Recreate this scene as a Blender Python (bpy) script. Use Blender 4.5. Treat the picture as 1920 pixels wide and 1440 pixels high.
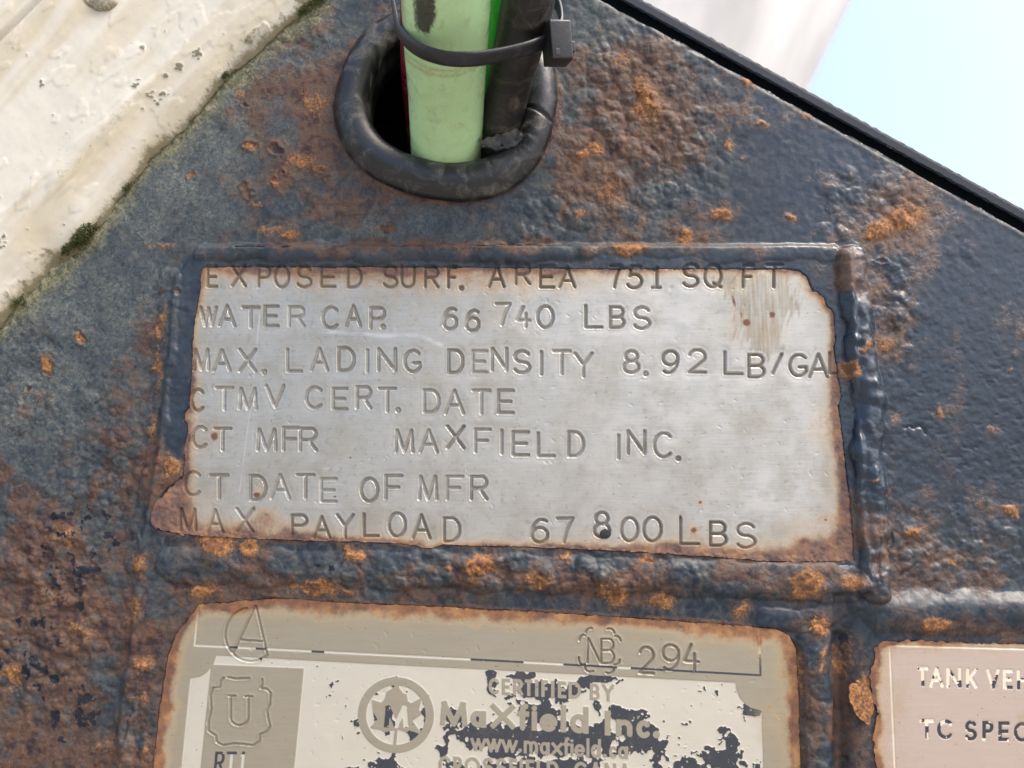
import bpy, math, random
import numpy as np
from mathutils import Vector

random.seed(7)
for o in list(bpy.data.objects):
    bpy.data.objects.remove(o)
scene = bpy.context.scene
col = scene.collection

# ------------------------------------------------------------------ camera, world, sun, exposure
S = 0.0002                      # metres per design unit (0.2 mm)
F = 1663.0                      # focal length in design units
D = 1663.0                      # camera distance to the plate
PITCH = math.radians(10.0)
ZC = 1.15                       # height of the plate's centre above the ground
FWD = np.array([0.0, math.cos(PITCH), math.sin(PITCH)])
UP = np.array([0.0, -math.sin(PITCH), math.cos(PITCH)])
RIGHT = np.array([1.0, 0.0, 0.0])
CAM = -FWD * D * S + np.array([0.0, 0.0, ZC])

cam_data = bpy.data.cameras.new('camera')
cam = bpy.data.objects.new('camera', cam_data)
col.objects.link(cam)
cam.location = CAM
cam.rotation_euler = (math.pi / 2 + PITCH, 0, 0)
cam_data.sensor_width = 36.0
cam_data.lens = 36.0 * F / 1920.0
cam_data.clip_start = 0.01
cam_data.clip_end = 2000.0
cam_data.dof.use_dof = True
cam_data.dof.focus_distance = D * S
cam_data.dof.aperture_fstop = 10.0
scene.camera = cam

SUN_EL, SUN_AZ = 60.0, 112.0    # azimuth from +Y (behind the plate) towards +X
world = bpy.data.worlds.new('World')
scene.world = world
world.use_nodes = True
wn = world.node_tree.nodes
wl = world.node_tree.links
bg = wn['Background']
sky = wn.new('ShaderNodeTexSky')
sky.sky_type = 'NISHITA'
sky.sun_disc = False
sky.sun_elevation = math.radians(SUN_EL)
sky.sun_rotation = math.radians(SUN_AZ)
sky.dust_density = 6.0
wl.new(sky.outputs['Color'], bg.inputs['Color'])
bg.inputs['Strength'].default_value = 0.15

sl = bpy.data.lights.new('sun', 'SUN')
sl.energy = 0.95
sl.angle = math.radians(45)
sl.color = (1.0, 0.94, 0.85)
sun = bpy.data.objects.new('sun', sl)
col.objects.link(sun)
_e, _a = math.radians(SUN_EL), math.radians(SUN_AZ)
sd = Vector((math.sin(_a) * math.cos(_e), math.cos(_a) * math.cos(_e), math.sin(_e)))
sun.rotation_euler = sd.to_track_quat('Z', 'Y').to_euler()
sun.location = (0, 0, 5)

vs = scene.view_settings
vs.view_transform = 'Standard'
vs.look = 'None'
vs.exposure = 1.5
vs.gamma = 1.0
vs.use_curve_mapping = False

# ------------------------------------------------------------------ design coordinates -> plate
def plane(x, y, h=0.0):
    """world position on the plane parallel to the plate, h units in front of it"""
    x = np.asarray(x, float); y = np.asarray(y, float)
    dx = (x - 960.0)
    dy = FWD[1] * F + UP[1] * (720.0 - y)
    dz = FWD[2] * F + UP[2] * (720.0 - y)
    t = (-h * S - CAM[1]) / dy
    return np.stack([CAM[0] + dx * t, np.zeros_like(dx * t) - h * S, CAM[2] + dz * t], -1)

def at(x, y, depth):
    """world position at a given distance (units) along the viewing axis"""
    d = FWD * F + RIGHT * (x - 960.0) + UP * (720.0 - y)
    return Vector(CAM + d * (depth / F) * S)

# ------------------------------------------------------------------ noise
_rng = np.random.RandomState(11)
_T = [_rng.rand(256, 256).astype(np.float32) for _ in range(8)]

def vnoise(x, y, k=0):
    T = _T[k % 8]
    xi = np.floor(x); yi = np.floor(y)
    fx = (x - xi).astype(np.float32); fy = (y - yi).astype(np.float32)
    fx = fx * fx * fx * (fx * (fx * 6 - 15) + 10); fy = fy * fy * fy * (fy * (fy * 6 - 15) + 10)
    xi = xi.astype(np.int32); yi = yi.astype(np.int32)
    x0 = xi & 255; x1 = (xi + 1) & 255; y0 = yi & 255; y1 = (yi + 1) & 255
    a = T[y0, x0]; b = T[y0, x1]; c = T[y1, x0]; d = T[y1, x1]
    return (a + (b - a) * fx) * (1 - fy) + (c + (d - c) * fx) * fy

def fbm(x, y, scale, octaves=4, k=0, gain=0.5):
    s = 0.0; a = 1.0; tot = 0.0
    ca, sa = 0.8, 0.6
    px, py = x / scale, y / scale
    for i in range(octaves):
        s = s + a * vnoise(px + 17.3 * i + 3.1 * k, py + 9.7 * i + 5.7 * k, k + i)
        tot += a; a *= gain
        px, py = (px * ca - py * sa) * 2.03, (px * sa + py * ca) * 2.03
    return s / tot

def sstep(a, b, x):
    t = np.clip((x - a) / (b - a), 0, 1)
    return t * t * (3 - 2 * t)

def blisters(x, y, cell, k=0, density=0.8):
    """rounded bumps of uneven size; returns a height 0..1"""
    px, py = x / cell, y / cell
    xi = np.floor(px).astype(np.int32); yi = np.floor(py).astype(np.int32)
    out = np.zeros(px.shape, np.float32)
    A, B, C, E = _T[k % 8], _T[(k + 1) % 8], _T[(k + 2) % 8], _T[(k + 3) % 8]
    for oy in (-1, 0, 1):
        for ox in (-1, 0, 1):
            cx = xi + ox; cy = yi + oy
            i, j = cy & 255, cx & 255
            jx = A[i, j]; jy = B[i, j]; rr = C[i, j]; ex = E[i, j]
            r = (0.28 + 0.5 * rr * rr) * (ex < density)
            dx = (cx + jx - px); dy = (cy + jy - py)
            q = 1.0 - (dx * dx + dy * dy) / np.maximum(r * r, 1e-4)
            out = np.maximum(out, np.sqrt(np.clip(q, 0, 1)) * r)
    return out / 0.78

def blobs(x, y, lst):
    out = np.zeros(x.shape, np.float32)
    for b in lst:
        cx, cy, rx, ry, v = b[:5]
        dx, dy = x - cx, y - cy
        if len(b) > 5:
            c, s = math.cos(math.radians(b[5])), math.sin(math.radians(b[5]))
            dx, dy = dx * c + dy * s, -dx * s + dy * c
        out = np.maximum(out, v * np.exp(-((dx / rx) ** 2 + (dy / ry) ** 2)))
    return out

def blobsum(x, y, lst):
    out = np.zeros(x.shape, np.float32)
    for b in lst:
        out += b[4] * np.exp(-(((x - b[0]) / b[2]) ** 2 + ((y - b[1]) / b[3]) ** 2))
    return out

def segdist(x, y, pts):
    d = np.full(x.shape, 1e6, np.float32)
    for (x1, y1), (x2, y2) in zip(pts[:-1], pts[1:]):
        vx, vy = x2 - x1, y2 - y1
        L = vx * vx + vy * vy + 1e-9
        t = np.clip(((x - x1) * vx + (y - y1) * vy) / L, 0, 1)
        d = np.minimum(d, np.hypot(x - x1 - t * vx, y - y1 - t * vy))
    return d

def polysdf(x, y, pts):
    """signed distance to a closed polygon, negative inside"""
    d = segdist(x, y, list(pts) + [pts[0]])
    ins = np.zeros(x.shape, bool)
    n = len(pts)
    for i in range(n):
        x1, y1 = pts[i]; x2, y2 = pts[(i + 1) % n]
        if y1 == y2:
            continue
        c = ((y1 > y) != (y2 > y)) & (x < (x2 - x1) * (y - y1) / (y2 - y1) + x1)
        ins ^= c
    return np.where(ins, -d, d)

# ------------------------------------------------------------------ mesh helpers
WL = {}                          # world position of each piece, for sub-parts
def np_mesh(name, co, quads, mat, attrs=None, parent=None, smooth=True, tris=None):
    me = bpy.data.meshes.new(name)
    co = np.asarray(co, np.float32)
    c = co.mean(0) if len(co) else np.zeros(3)
    nq = len(quads); nt = 0 if tris is None else len(tris)
    me.vertices.add(len(co)); me.vertices.foreach_set('co', (co - c).ravel())
    idx = np.asarray(quads, np.int32).ravel()
    if nt:
        idx = np.concatenate([idx, np.asarray(tris, np.int32).ravel()])
    me.loops.add(len(idx)); me.loops.foreach_set('vertex_index', idx)
    me.polygons.add(nq + nt)
    ls = np.concatenate([np.arange(nq) * 4, nq * 4 + np.arange(nt) * 3]).astype(np.int32)
    me.polygons.foreach_set('loop_start', ls)
    me.polygons.foreach_set('use_smooth', np.full(nq + nt, smooth))
    me.update(calc_edges=True)
    me.validate()
    for k, v in (attrs or {}).items():
        a = me.attributes.new(k, 'FLOAT', 'POINT')
        a.data.foreach_set('value', np.asarray(v, np.float32).ravel())
    me.materials.append(mat)
    ob = bpy.data.objects.new(name, me)
    col.objects.link(ob)
    WL[ob.name] = Vector(c)
    if parent is not None:
        ob.parent = parent
        ob.location = Vector(c) - WL.get(parent.name, parent.location)
    else:
        ob.location = c
    return ob

def tag(o, label=None, cat=None, group=None, kind=None):
    if label: o['label'] = label
    if cat: o['category'] = cat
    if group: o['group'] = group
    if kind: o['kind'] = kind
    return o

def empty(name, loc):
    o = bpy.data.objects.new(name, None)
    o.empty_display_size = 0.01
    col.objects.link(o); o.location = loc
    return o

class Sheet:
    """a relief: a regular grid over the plate, cut to an outline, displaced along the plate's normal"""
    def __init__(self, x0, x1, y0, y1, step, ref=0.0):
        self.nx = int((x1 - x0) / step) + 1; self.ny = int((y1 - y0) / step) + 1
        self.step = step; self.ref = ref
        self.X, self.Y = np.meshgrid(x0 + step * np.arange(self.nx), y0 + step * np.arange(self.ny))
        self.X = self.X.astype(np.float32); self.Y = self.Y.astype(np.float32)

    def cut(self, sdf):
        gy, gx = np.gradient(sdf, self.step)
        g2 = gx * gx + gy * gy + 1e-6
        near = np.abs(sdf) < 0.75 * self.step
        f = np.clip(np.where(near, sdf / g2, 0), -self.step, self.step)
        self.X = self.X - f * gx; self.Y = self.Y - f * gy
        s = np.where(near, 0, sdf)
        self.keep = (s[:-1, :-1] <= 0) & (s[1:, :-1] <= 0) & (s[:-1, 1:] <= 0) & (s[1:, 1:] <= 0)

    def drop(self, vmask):
        self.keep &= ~(vmask[:-1, :-1] & vmask[1:, :-1] & vmask[:-1, 1:] & vmask[1:, 1:])

    def cells(self, vmask):
        """cells most of whose corners carry the mask"""
        m = vmask.astype(np.int8)
        return (m[:-1, :-1] + m[1:, :-1] + m[:-1, 1:] + m[1:, 1:]) >= 3

    def emit(self, name, H, mat, attrs, cellmask=None, parent=None, skirt=None):
        P = plane(self.X, self.Y, self.ref)
        P[..., 1] = -H * S
        ny, nx = self.ny, self.nx
        sel = self.keep if cellmask is None else (self.keep & cellmask)
        jj, ii = np.nonzero(sel)
        v00 = jj * nx + ii
        quads = np.stack([v00, v00 + nx, v00 + nx + 1, v00 + 1], -1)
        co = P.reshape(-1, 3)
        at_ = {k: np.broadcast_to(v, H.shape).ravel() for k, v in attrs.items()}
        used = np.unique(quads)
        remap = np.full(nx * ny, -1, np.int64); remap[used] = np.arange(len(used))
        quads = remap[quads]
        co2 = co[used]; at2 = {k: v[used] for k, v in at_.items()}
        if skirt is not None:
            kp = np.zeros((ny + 1, nx + 1), bool); kp[1:-1, 1:-1] = self.keep
            c = sel
            edges = []
            up = c & ~kp[:-2, 1:-1]; dn = c & ~kp[2:, 1:-1]; lf = c & ~kp[1:-1, :-2]; rt = c & ~kp[1:-1, 2:]
            for m, a, b in ((up, (0, 1), (0, 0)), (dn, (1, 0), (1, 1)), (lf, (0, 0), (1, 0)), (rt, (1, 1), (0, 1))):
                j, i = np.nonzero(m)
                edges.append(np.stack([(j + a[0]) * nx + i + a[1], (j + b[0]) * nx + i + b[1]], -1))
            E = np.concatenate(edges)
            if len(E):
                ev = np.unique(E)
                em = {}
                rm2 = np.full(nx * ny, -1, np.int64); rm2[ev] = len(co2) + np.arange(len(ev))
                rm3 = np.full(nx * ny, -1, np.int64); rm3[ev] = len(co2) + len(ev) + np.arange(len(ev))
                top = co[ev]; low = top.copy(); low[:, 1] = -skirt * S
                co2 = np.concatenate([co2, top, low])
                at2 = {k: np.concatenate([v, at_[k][ev], at_[k][ev]]) for k, v in at2.items()}
                a, b = E[:, 0], E[:, 1]
                quads = np.concatenate([quads, np.stack([rm2[a], rm2[b], rm3[b], rm3[a]], -1)])
        return np_mesh(name, co2, quads, mat, at2, parent)

# ------------------------------------------------------------------ lettering: strokes in a unit box
def arc(cx, cy, rx, ry, a0, a1, n=None):
    n = n or max(6, int(abs(a1 - a0) / 12))
    return [(cx + rx * math.cos(math.radians(a0 + (a1 - a0) * i / n)), cy + ry * math.sin(math.radians(a0 + (a1 - a0) * i / n))) for i in range(n + 1)]

SIX = [arc(.5, .68, .5, .32, 0, 360), arc(.62, .64, .62, .64, 180, 298)]
G = {
 'A': [[(0, 1), (.5, 0)], [(.5, 0), (1, 1)], [(.2, .66), (.8, .66)]],
 'B': [[(0, 0), (0, 1)], [(0, 0), (.55, 0)] + arc(.55, .25, .38, .25, -90, 90) + [(0, .5)], [(0, .5), (.58, .5)] + arc(.58, .75, .42, .25, -90, 90) + [(0, 1)]],
 'C': [arc(.55, .5, .55, .5, 45, 315)],
 'D': [[(0, 0), (0, 1)], [(0, 0), (.4, 0)] + arc(.4, .5, .6, .5, -90, 90) + [(0, 1)]],
 'E': [[(0, 0), (0, 1)], [(0, 0), (1, 0)], [(0, .5), (.85, .5)], [(0, 1), (1, 1)]],
 'F': [[(0, 0), (0, 1)], [(0, 0), (1, 0)], [(0, .5), (.8, .5)]],
 'G': [arc(.55, .5, .55, .5, 315, 30), [(1, .58), (.58, .58)], [(1, .58), (1, .78)]],
 'H': [[(0, 0), (0, 1)], [(1, 0), (1, 1)], [(0, .5), (1, .5)]],
 'I': [[(.5, 0), (.5, 1)]],
 'K': [[(0, 0), (0, 1)], [(1, 0), (0, .62)], [(.3, .42), (1, 1)]],
 'L': [[(0, 0), (0, 1)], [(0, 1), (1, 1)]],
 'M': [[(0, 1), (.08, 0)], [(.08, 0), (.5, 1)], [(.5, 1), (.92, 0)], [(.92, 0), (1, 1)]],
 'N': [[(0, 0), (0, 1)], [(0, 0), (1, 1)], [(1, 0), (1, 1)]],
 'O': [arc(.5, .5, .5, .5, 0, 360)],
 'P': [[(0, 0), (0, 1)], [(0, 0), (.6, 0)] + arc(.6, .27, .4, .27, -90, 90) + [(0, .54)]],
 'Q': [arc(.5, .5, .5, .5, 0, 360), [(.55, .82), (1, 1)]],
 'R': [[(0, 0), (0, 1)], [(0, 0), (.6, 0)] + arc(.6, .26, .38, .26, -90, 90) + [(0, .52)], [(.5, .52), (1, 1)]],
 'S': [arc(.5, .25, .46, .25, -25, -270) + arc(.5, .75, .5, .25, -90, 155)],
 'T': [[(0, 0), (1, 0)], [(.5, 0), (.5, 1)]],
 'U': [[(0, 0), (0, .65)] + arc(.5, .65, .5, .35, 180, 0) + [(1, 0)]],
 'V': [[(0, 0), (.5, 1)], [(.5, 1), (1, 0)]],
 'W': [[(0, 0), (.28, 1)], [(.28, 1), (.5, .05)], [(.5, .05), (.72, 1)], [(.72, 1), (1, 0)]],
 'X': [[(0, 0), (1, 1)], [(1, 0), (0, 1)]],
 'Y': [[(0, 0), (.5, .5)], [(1, 0), (.5, .5)], [(.5, .5), (.5, 1)]],
 '/': [[(1, 0), (0, 1)]],
 '.': [[(.5, .5), (.5001, .5)]],
 '0': [arc(.5, .5, .5, .5, 0, 360)],
 '1': [[(.55, 0), (.55, 1)], [(.55, 0), (.3, .12)], [(0, 1), (1, 1)]],
 '2': [arc(.5, .3, .48, .3, -165, 35) + [(0, 1)], [(0, 1), (1, 1)]],
 '4': [[(.5, 0), (0, .67)], [(0, .67), (1, .67)], [(.72, .35), (.72, 1)]],
 '5': [[(.9, 0), (.25, 0)], [(.25, 0), (.15, .42)], arc(.46, .67, .54, .33, -130, 150)],
 '6': SIX,
 '7': [[(0, 0), (1, 0)], [(1, 0), (.62, .5), (.42, 1)]],
 '8': [arc(.5, .24, .4, .24, 0, 360), arc(.5, .73, .5, .27, 0, 360)],
 '9': [[(1 - x, 1 - y) for x, y in p] for p in SIX],
 'a': [arc(.46, .5, .46, .5, 0, 360), [(1, 0), (1, 1)]],
 'c': [arc(.55, .5, .55, .5, 48, 312)],
 'd': [arc(.45, .67, .45, .33, 0, 360), [(1, 0), (1, 1)]],
 'e': [arc(.5, .5, .5, .5, 0, -315), [(0, .5), (1, .5)]],
 'f': [[(.38, 1), (.38, .2)] + arc(.8, .2, .42, .2, 180, 275), [(0, .36), (.95, .36)]],
 'i': [[(.5, .33), (.5, 1)], [(.5, .04), (.5001, .04)]],
 'l': [[(.5, 0), (.5, 1)]],
 'm': [[(0, 0), (0, 1)], arc(.25, .4, .25, .4, 180, 360) + [(.5, 1)], arc(.75, .4, .25, .4, 180, 360) + [(1, 1)]],
 'n': [[(0, 0), (0, 1)], arc(.5, .45, .5, .45, 180, 360) + [(1, 1)]],
 'w': [[(0, 0), (.27, 1)], [(.27, 1), (.5, 0)], [(.5, 0), (.73, 1)], [(.73, 1), (1, 0)]],
 'x': [[(0, 0), (1, 1)], [(1, 0), (0, 1)]],
}

def glyph(sheet_x, sheet_y, out, ch, x0, x1, y0, y1, w, square=False, shear=0.0, slope=0.0, own=None, oid=0):
    """lower `out` to the signed distance of one character whose ink fills the box; `own` keeps the nearest id"""
    X, Y = sheet_x, sheet_y
    x0i, x1i, y0i, y1i = x0 + w, x1 - w, y0 + w, y1 - w
    if x1i < x0i: x0i = x1i = (x0 + x1) / 2
    m = 12
    xs = X[0]; ys = Y[:, 0]
    i0, i1 = np.searchsorted(xs, [x0 - m, x1 + m]); j0, j1 = np.searchsorted(ys, [y0 - m, y1 + m])
    if i1 <= i0 or j1 <= j0: return
    wx = X[j0:j1, i0:i1]; wy = Y[j0:j1, i0:i1]
    best = np.full(wx.shape, 1e3, np.float32)
    for poly in G[ch]:
        pts = [(x0i + px * (x1i - x0i) + shear * (0.5 - py) * (y1 - y0), y0i + py * (y1i - y0i) + slope * (px - .5) * (x1 - x0)) for px, py in poly]
        if square and len(pts) == 2 and math.dist(*pts) > 1:
            (ax, ay), (bx, by) = pts
            L = math.dist(*pts); ux, uy = (bx - ax) / L, (by - ay) / L
            t = (wx - ax) * ux + (wy - ay) * uy; n = np.abs((wx - ax) * uy - (wy - ay) * ux)
            d = np.maximum(n - w, np.abs(t - L / 2) - L / 2 - w)
        else:
            d = segdist(wx, wy, pts) - w
        best = np.minimum(best, d)
    sub = out[j0:j1, i0:i1]
    if own is not None:
        own[j0:j1, i0:i1] = np.where((best < sub) & (best < 1.0), oid, own[j0:j1, i0:i1])
    np.minimum(sub, best, out=sub)

# ------------------------------------------------------------------ node helpers
class M:
    def __init__(self, name):
        self.mat = bpy.data.materials.new(name); self.mat.use_nodes = True
        self.t = self.mat.node_tree; self.n = self.t.nodes; self.l = self.t.links
        self.b = self.n['Principled BSDF']
        self.tc = self.n.new('ShaderNodeTexCoord')
    def link(self, a, b): self.l.new(a, b)
    def attr(self, name):
        a = self.n.new('ShaderNodeAttribute'); a.attribute_name = name; return a.outputs['Fac']
    def geo(self):
        g = self.n.new('ShaderNodeNewGeometry'); return g.outputs['Position']
    def noise(self, scale, detail=4, rough=.55, stretch=None, rot=0.0, dist=0.0):
        n = self.n.new('ShaderNodeTexNoise'); n.inputs['Scale'].default_value = scale
        n.inputs['Detail'].default_value = detail; n.inputs['Roughness'].default_value = rough
        n.inputs['Distortion'].default_value = dist
        v = self.geo()
        if stretch:
            mp = self.n.new('ShaderNodeMapping'); mp.inputs['Scale'].default_value = stretch
            mp.inputs['Rotation'].default_value = (0, rot, 0)
            self.link(v, mp.inputs['Vector']); v = mp.outputs['Vector']
        self.link(v, n.inputs['Vector']); return n.outputs['Fac']
    def voro(self, scale, feature='F1'):
        n = self.n.new('ShaderNodeTexVoronoi'); n.inputs['Scale'].default_value = scale; n.feature = feature
        self.link(self.geo(), n.inputs['Vector']); return n.outputs['Distance']
    def ramp(self, fac, lo, hi, a=0.0, b=1.0):
        m = self.n.new('ShaderNodeMapRange'); m.interpolation_type = 'SMOOTHSTEP'
        m.inputs['From Min'].default_value = lo; m.inputs['From Max'].default_value = hi
        m.inputs['To Min'].default_value = a; m.inputs['To Max'].default_value = b
        self.link(fac, m.inputs['Value']); return m.outputs['Result']
    def cramp(self, fac, stops):
        r = self.n.new('ShaderNodeValToRGB'); e = r.color_ramp.elements
        while len(e) < len(stops): e.new(.5)
        for q, (p, c) in zip(e, stops): q.position = p; q.color = (*c, 1)
        self.link(fac, r.inputs['Fac']); return r.outputs['Color']
    def math(self, op, a, b=None):
        m = self.n.new('ShaderNodeMath'); m.operation = op
        for i, v in enumerate((a, b)):
            if v is None: continue
            if isinstance(v, (int, float)): m.inputs[i].default_value = v
            else: self.link(v, m.inputs[i])
        return m.outputs[0]
    def mix(self, fac, a, b, mode='MIX'):
        m = self.n.new('ShaderNodeMix'); m.data_type = 'RGBA'; m.blend_type = mode
        for s, v in ((m.inputs[0], fac), (m.inputs[6], a), (m.inputs[7], b)):
            if isinstance(v, (int, float)): s.default_value = v
            elif isinstance(v, tuple): s.default_value = (*v, 1.0)
            else: self.link(v, s)
        return m.outputs[2]
    def fmix(self, fac, a, b):
        m = self.n.new('ShaderNodeMix'); m.data_type = 'FLOAT'
        for s, v in ((m.inputs[0], fac), (m.inputs[2], a), (m.inputs[3], b)):
            if isinstance(v, (int, float)): s.default_value = v
            else: self.link(v, s)
        return m.outputs[0]
    def set(self, k, v):
        s = self.b.inputs[k]
        if isinstance(v, (int, float)): s.default_value = v
        elif isinstance(v, tuple): s.default_value = (*v, 1.0)
        else: self.link(v, s)
    def bump(self, height, dist, strength=1.0, normal=None):
        b = self.n.new('ShaderNodeBump'); b.inputs['Distance'].default_value = dist
        b.inputs['Strength'].default_value = strength
        self.link(height, b.inputs['Height'])
        if normal is not None: self.link(normal, b.inputs['Normal'])
        return b.outputs['Normal']

# ---- rusty black painted steel
def rusty_paint(name):
    m = M(name)
    rust, orange, dust, algae, chip = (m.attr(k) for k in ('rust', 'orange', 'dust', 'algae', 'chip'))
    n1 = m.noise(260, 5, .6); n2 = m.noise(900, 5, .65); n3 = m.noise(90, 4, .6); n4 = m.noise(1500, 3, .6)
    gl = m.attr('gloss')
    nw = m.noise(210, 7, .66, None, 0, 1.2)
    paint = m.mix(n3, (.009, .017, .029), (.018, .032, .052))
    wisp = m.cramp(nw, [(.32, (.007, .009, .013)), (.44, (.017, .022, .030)), (.52, (.035, .046, .054)), (.58, (.055, .055, .046)), (.64, (.085, .088, .080)), (.74, (.14, .12, .085))])
    paint = m.mix(m.math('MULTIPLY', m.math('SUBTRACT', 1.0, gl), .6), paint, wisp)
    dcol = m.cramp(m.noise(520, 6, .7, None, 0, 1.2), [(.34, (.035, .050, .060)), (.46, (.105, .125, .125)), (.55, (.18, .185, .155)), (.68, (.31, .285, .215))])
    dfac = m.math('MULTIPLY', dust, m.ramp(n2, .25, .75, .35, 1.0))
    c = m.mix(dfac, paint, dcol)
    nh = m.noise(170, 6, .68)
    soft = m.ramp(m.math('ADD', rust, m.math('MULTIPLY', m.math('SUBTRACT', n3, .5), .6)), -.01, .56, 0, .72)
    c = m.mix(soft, c, m.mix(m.ramp(nw, .38, .62), (.034, .025, .022), (.150, .082, .047)))
    r1 = m.cramp(nh, [(.30, (.015, .013, .018)), (.41, (.045, .026, .025)), (.48, (.080, .048, .036)), (.54, (.125, .064, .036)), (.59, (.060, .055, .052)), (.65, (.11, .075, .055)), (.75, (.20, .135, .085))])
    r1 = m.mix(m.ramp(n2, .52, .82, 0, .5), r1, (.17, .085, .045))
    r1 = m.mix(m.ramp(m.noise(420, 4, .6), .52, .72, 0, .6), r1, (.045, .040, .044))
    rf = m.ramp(m.math('ADD', rust, m.math('ADD', m.math('MULTIPLY', m.math('SUBTRACT', m.noise(420, 6, .7, None, 0, .8), .5), 1.5), m.math('MULTIPLY', m.math('SUBTRACT', n3, .5), .6))), .16, .60)
    c = m.mix(rf, c, r1)
    o1 = m.mix(m.ramp(n2, .3, .7), (.18, .075, .032), (.44, .21, .072))
    o1 = m.mix(m.ramp(n4, .42, .75, 0, .7), o1, (.11, .050, .030))
    of = m.ramp(m.math('ADD', orange, m.math('MULTIPLY', m.math('SUBTRACT', n2, .5), .9)), .26, .82)
    core = m.ramp(m.math('ADD', orange, m.math('MULTIPLY', m.math('SUBTRACT', n1, .5), 1.1)), .70, 1.0, 0, .75)
    o1 = m.mix(core, o1, (.095, .045, .030))
    c = m.mix(of, c, o1)
    a1 = m.cramp(m.noise(480, 6, .7, None, 0, 1.0), [(.34, (.030, .034, .020)), (.46, (.11, .115, .070)), (.56, (.20, .185, .11)), (.68, (.33, .30, .20))])
    af = m.ramp(m.math('ADD', algae, m.math('MULTIPLY', m.math('SUBTRACT', n2, .5), .8)), .3, .8)
    c = m.mix(af, c, a1)
    cf = m.ramp(chip, .45, .55)
    c = m.mix(cf, c, (.012, .013, .02))
    speck = m.ramp(m.noise(1500, 2, .5), .735, .76)
    c = m.mix(m.math('MULTIPLY', speck, .6), c, (.30, .27, .22))
    m.set('Base Color', c)
    rg = m.fmix(rf, m.math('SUBTRACT', m.ramp(n1, .3, .7, .34, .50), m.math('MULTIPLY', m.attr('gloss'), .16)), .62)
    rg = m.fmix(of, rg, .92)
    rg = m.fmix(dfac, rg, .7)
    m.set('Roughness', rg)
    m.set('Specular IOR Level', m.fmix(gl, .26, .55))
    rough_h = m.math('ADD', m.math('MULTIPLY', n2, m.math('ADD', m.math('MULTIPLY', rf, .65), .06)), m.math('MULTIPLY', n4, .10))
    rough_h = m.math('ADD', rough_h, m.math('MULTIPLY', m.math('MULTIPLY', n4, of), .8))
    m.set('Normal', m.bump(rough_h, .00045, .75))
    return m.mat
MAT_PLATE = rusty_paint('rusted_black_paint')

# ---- brushed stainless with stains
def steel(name):
    m = M(name)
    stain, grime, scr, pale, spot = (m.attr(k) for k in ('stain', 'grime', 'scratch', 'pale', 'spot'))
    br = m.noise(110, 7, .75, (1, 1, 18), 0.02)
    br2 = m.noise(70, 6, .7, (12, 1, 1), 0.42)
    n1 = m.noise(120, 5, .6); n2 = m.noise(1100, 4, .6)
    c = m.mix(m.ramp(br, .25, .75), (.375, .365, .33), (.43, .42, .385))
    c = m.mix(m.ramp(m.noise(55, 7, .7), .40, .72, 0, .55), c, (.29, .255, .185))
    c = m.mix(m.ramp(m.noise(420, 5, .7), .54, .70, 0, .5), c, (.22, .20, .165))
    c = m.mix(m.math('MULTIPLY', pale, m.ramp(m.math('ADD', m.math('MULTIPLY', br, .3), m.math('MULTIPLY', n1, .7)), .38, .62)), c, (.52, .515, .50))
    c = m.mix(m.math('MULTIPLY', scr, m.ramp(br2, .28, .78, .12, .85)), c, (.22, .165, .09))
    n3 = m.noise(330, 5, .65)
    sf = m.math('ADD', stain, m.math('MULTIPLY', m.math('SUBTRACT', n1, .5), .55))
    sf = m.math('ADD', sf, m.math('ADD', m.math('MULTIPLY', m.math('SUBTRACT', n3, .5), .5), m.math('MULTIPLY', m.math('SUBTRACT', n2, .5), .35)))
    c = m.mix(m.ramp(sf, .02, .70, 0, .8), c, (.40, .29, .17))
    rc = m.cramp(m.noise(150, 6, .7), [(.32, (.045, .026, .027)), (.44, (.105, .052, .042)), (.52, (.15, .080, .056)), (.58, (.20, .095, .048)), (.68, (.28, .145, .070))])
    c = m.mix(m.ramp(sf, .32, .95, 0, .95), c, rc)
    c = m.mix(m.ramp(m.math('ADD', spot, m.math('MULTIPLY', m.math('SUBTRACT', n2, .5), .5)), .3, .75), c, (.13, .055, .035))
    c = m.mix(m.ramp(grime, 0, 1, 0, .9), c, m.mix(n2, (.060, .043, .028), (.15, .115, .075)))
    pits = m.ramp(m.noise(1300, 2, .4), .73, .78)
    c = m.mix(m.math('MULTIPLY', pits, .65), c, (.10, .085, .07))
    m.set('Base Color', c)
    clean = m.math('SUBTRACT', 1.0, m.ramp(m.math('MAXIMUM', m.math('MAXIMUM', sf, grime), spot), .2, .7))
    m.set('Metallic', m.math('MULTIPLY', clean, .6))
    m.set('Roughness', m.fmix(clean, .75, m.ramp(n1, .3, .7, .40, .52)))
    hh = m.math('ADD', m.math('MULTIPLY', br, .06), m.math('MULTIPLY', pits, -1.0))
    m.set('Normal', m.bump(hh, .00012, .8))
    return m.mat
MAT_STEEL = steel('brushed_stainless_steel')

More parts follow.
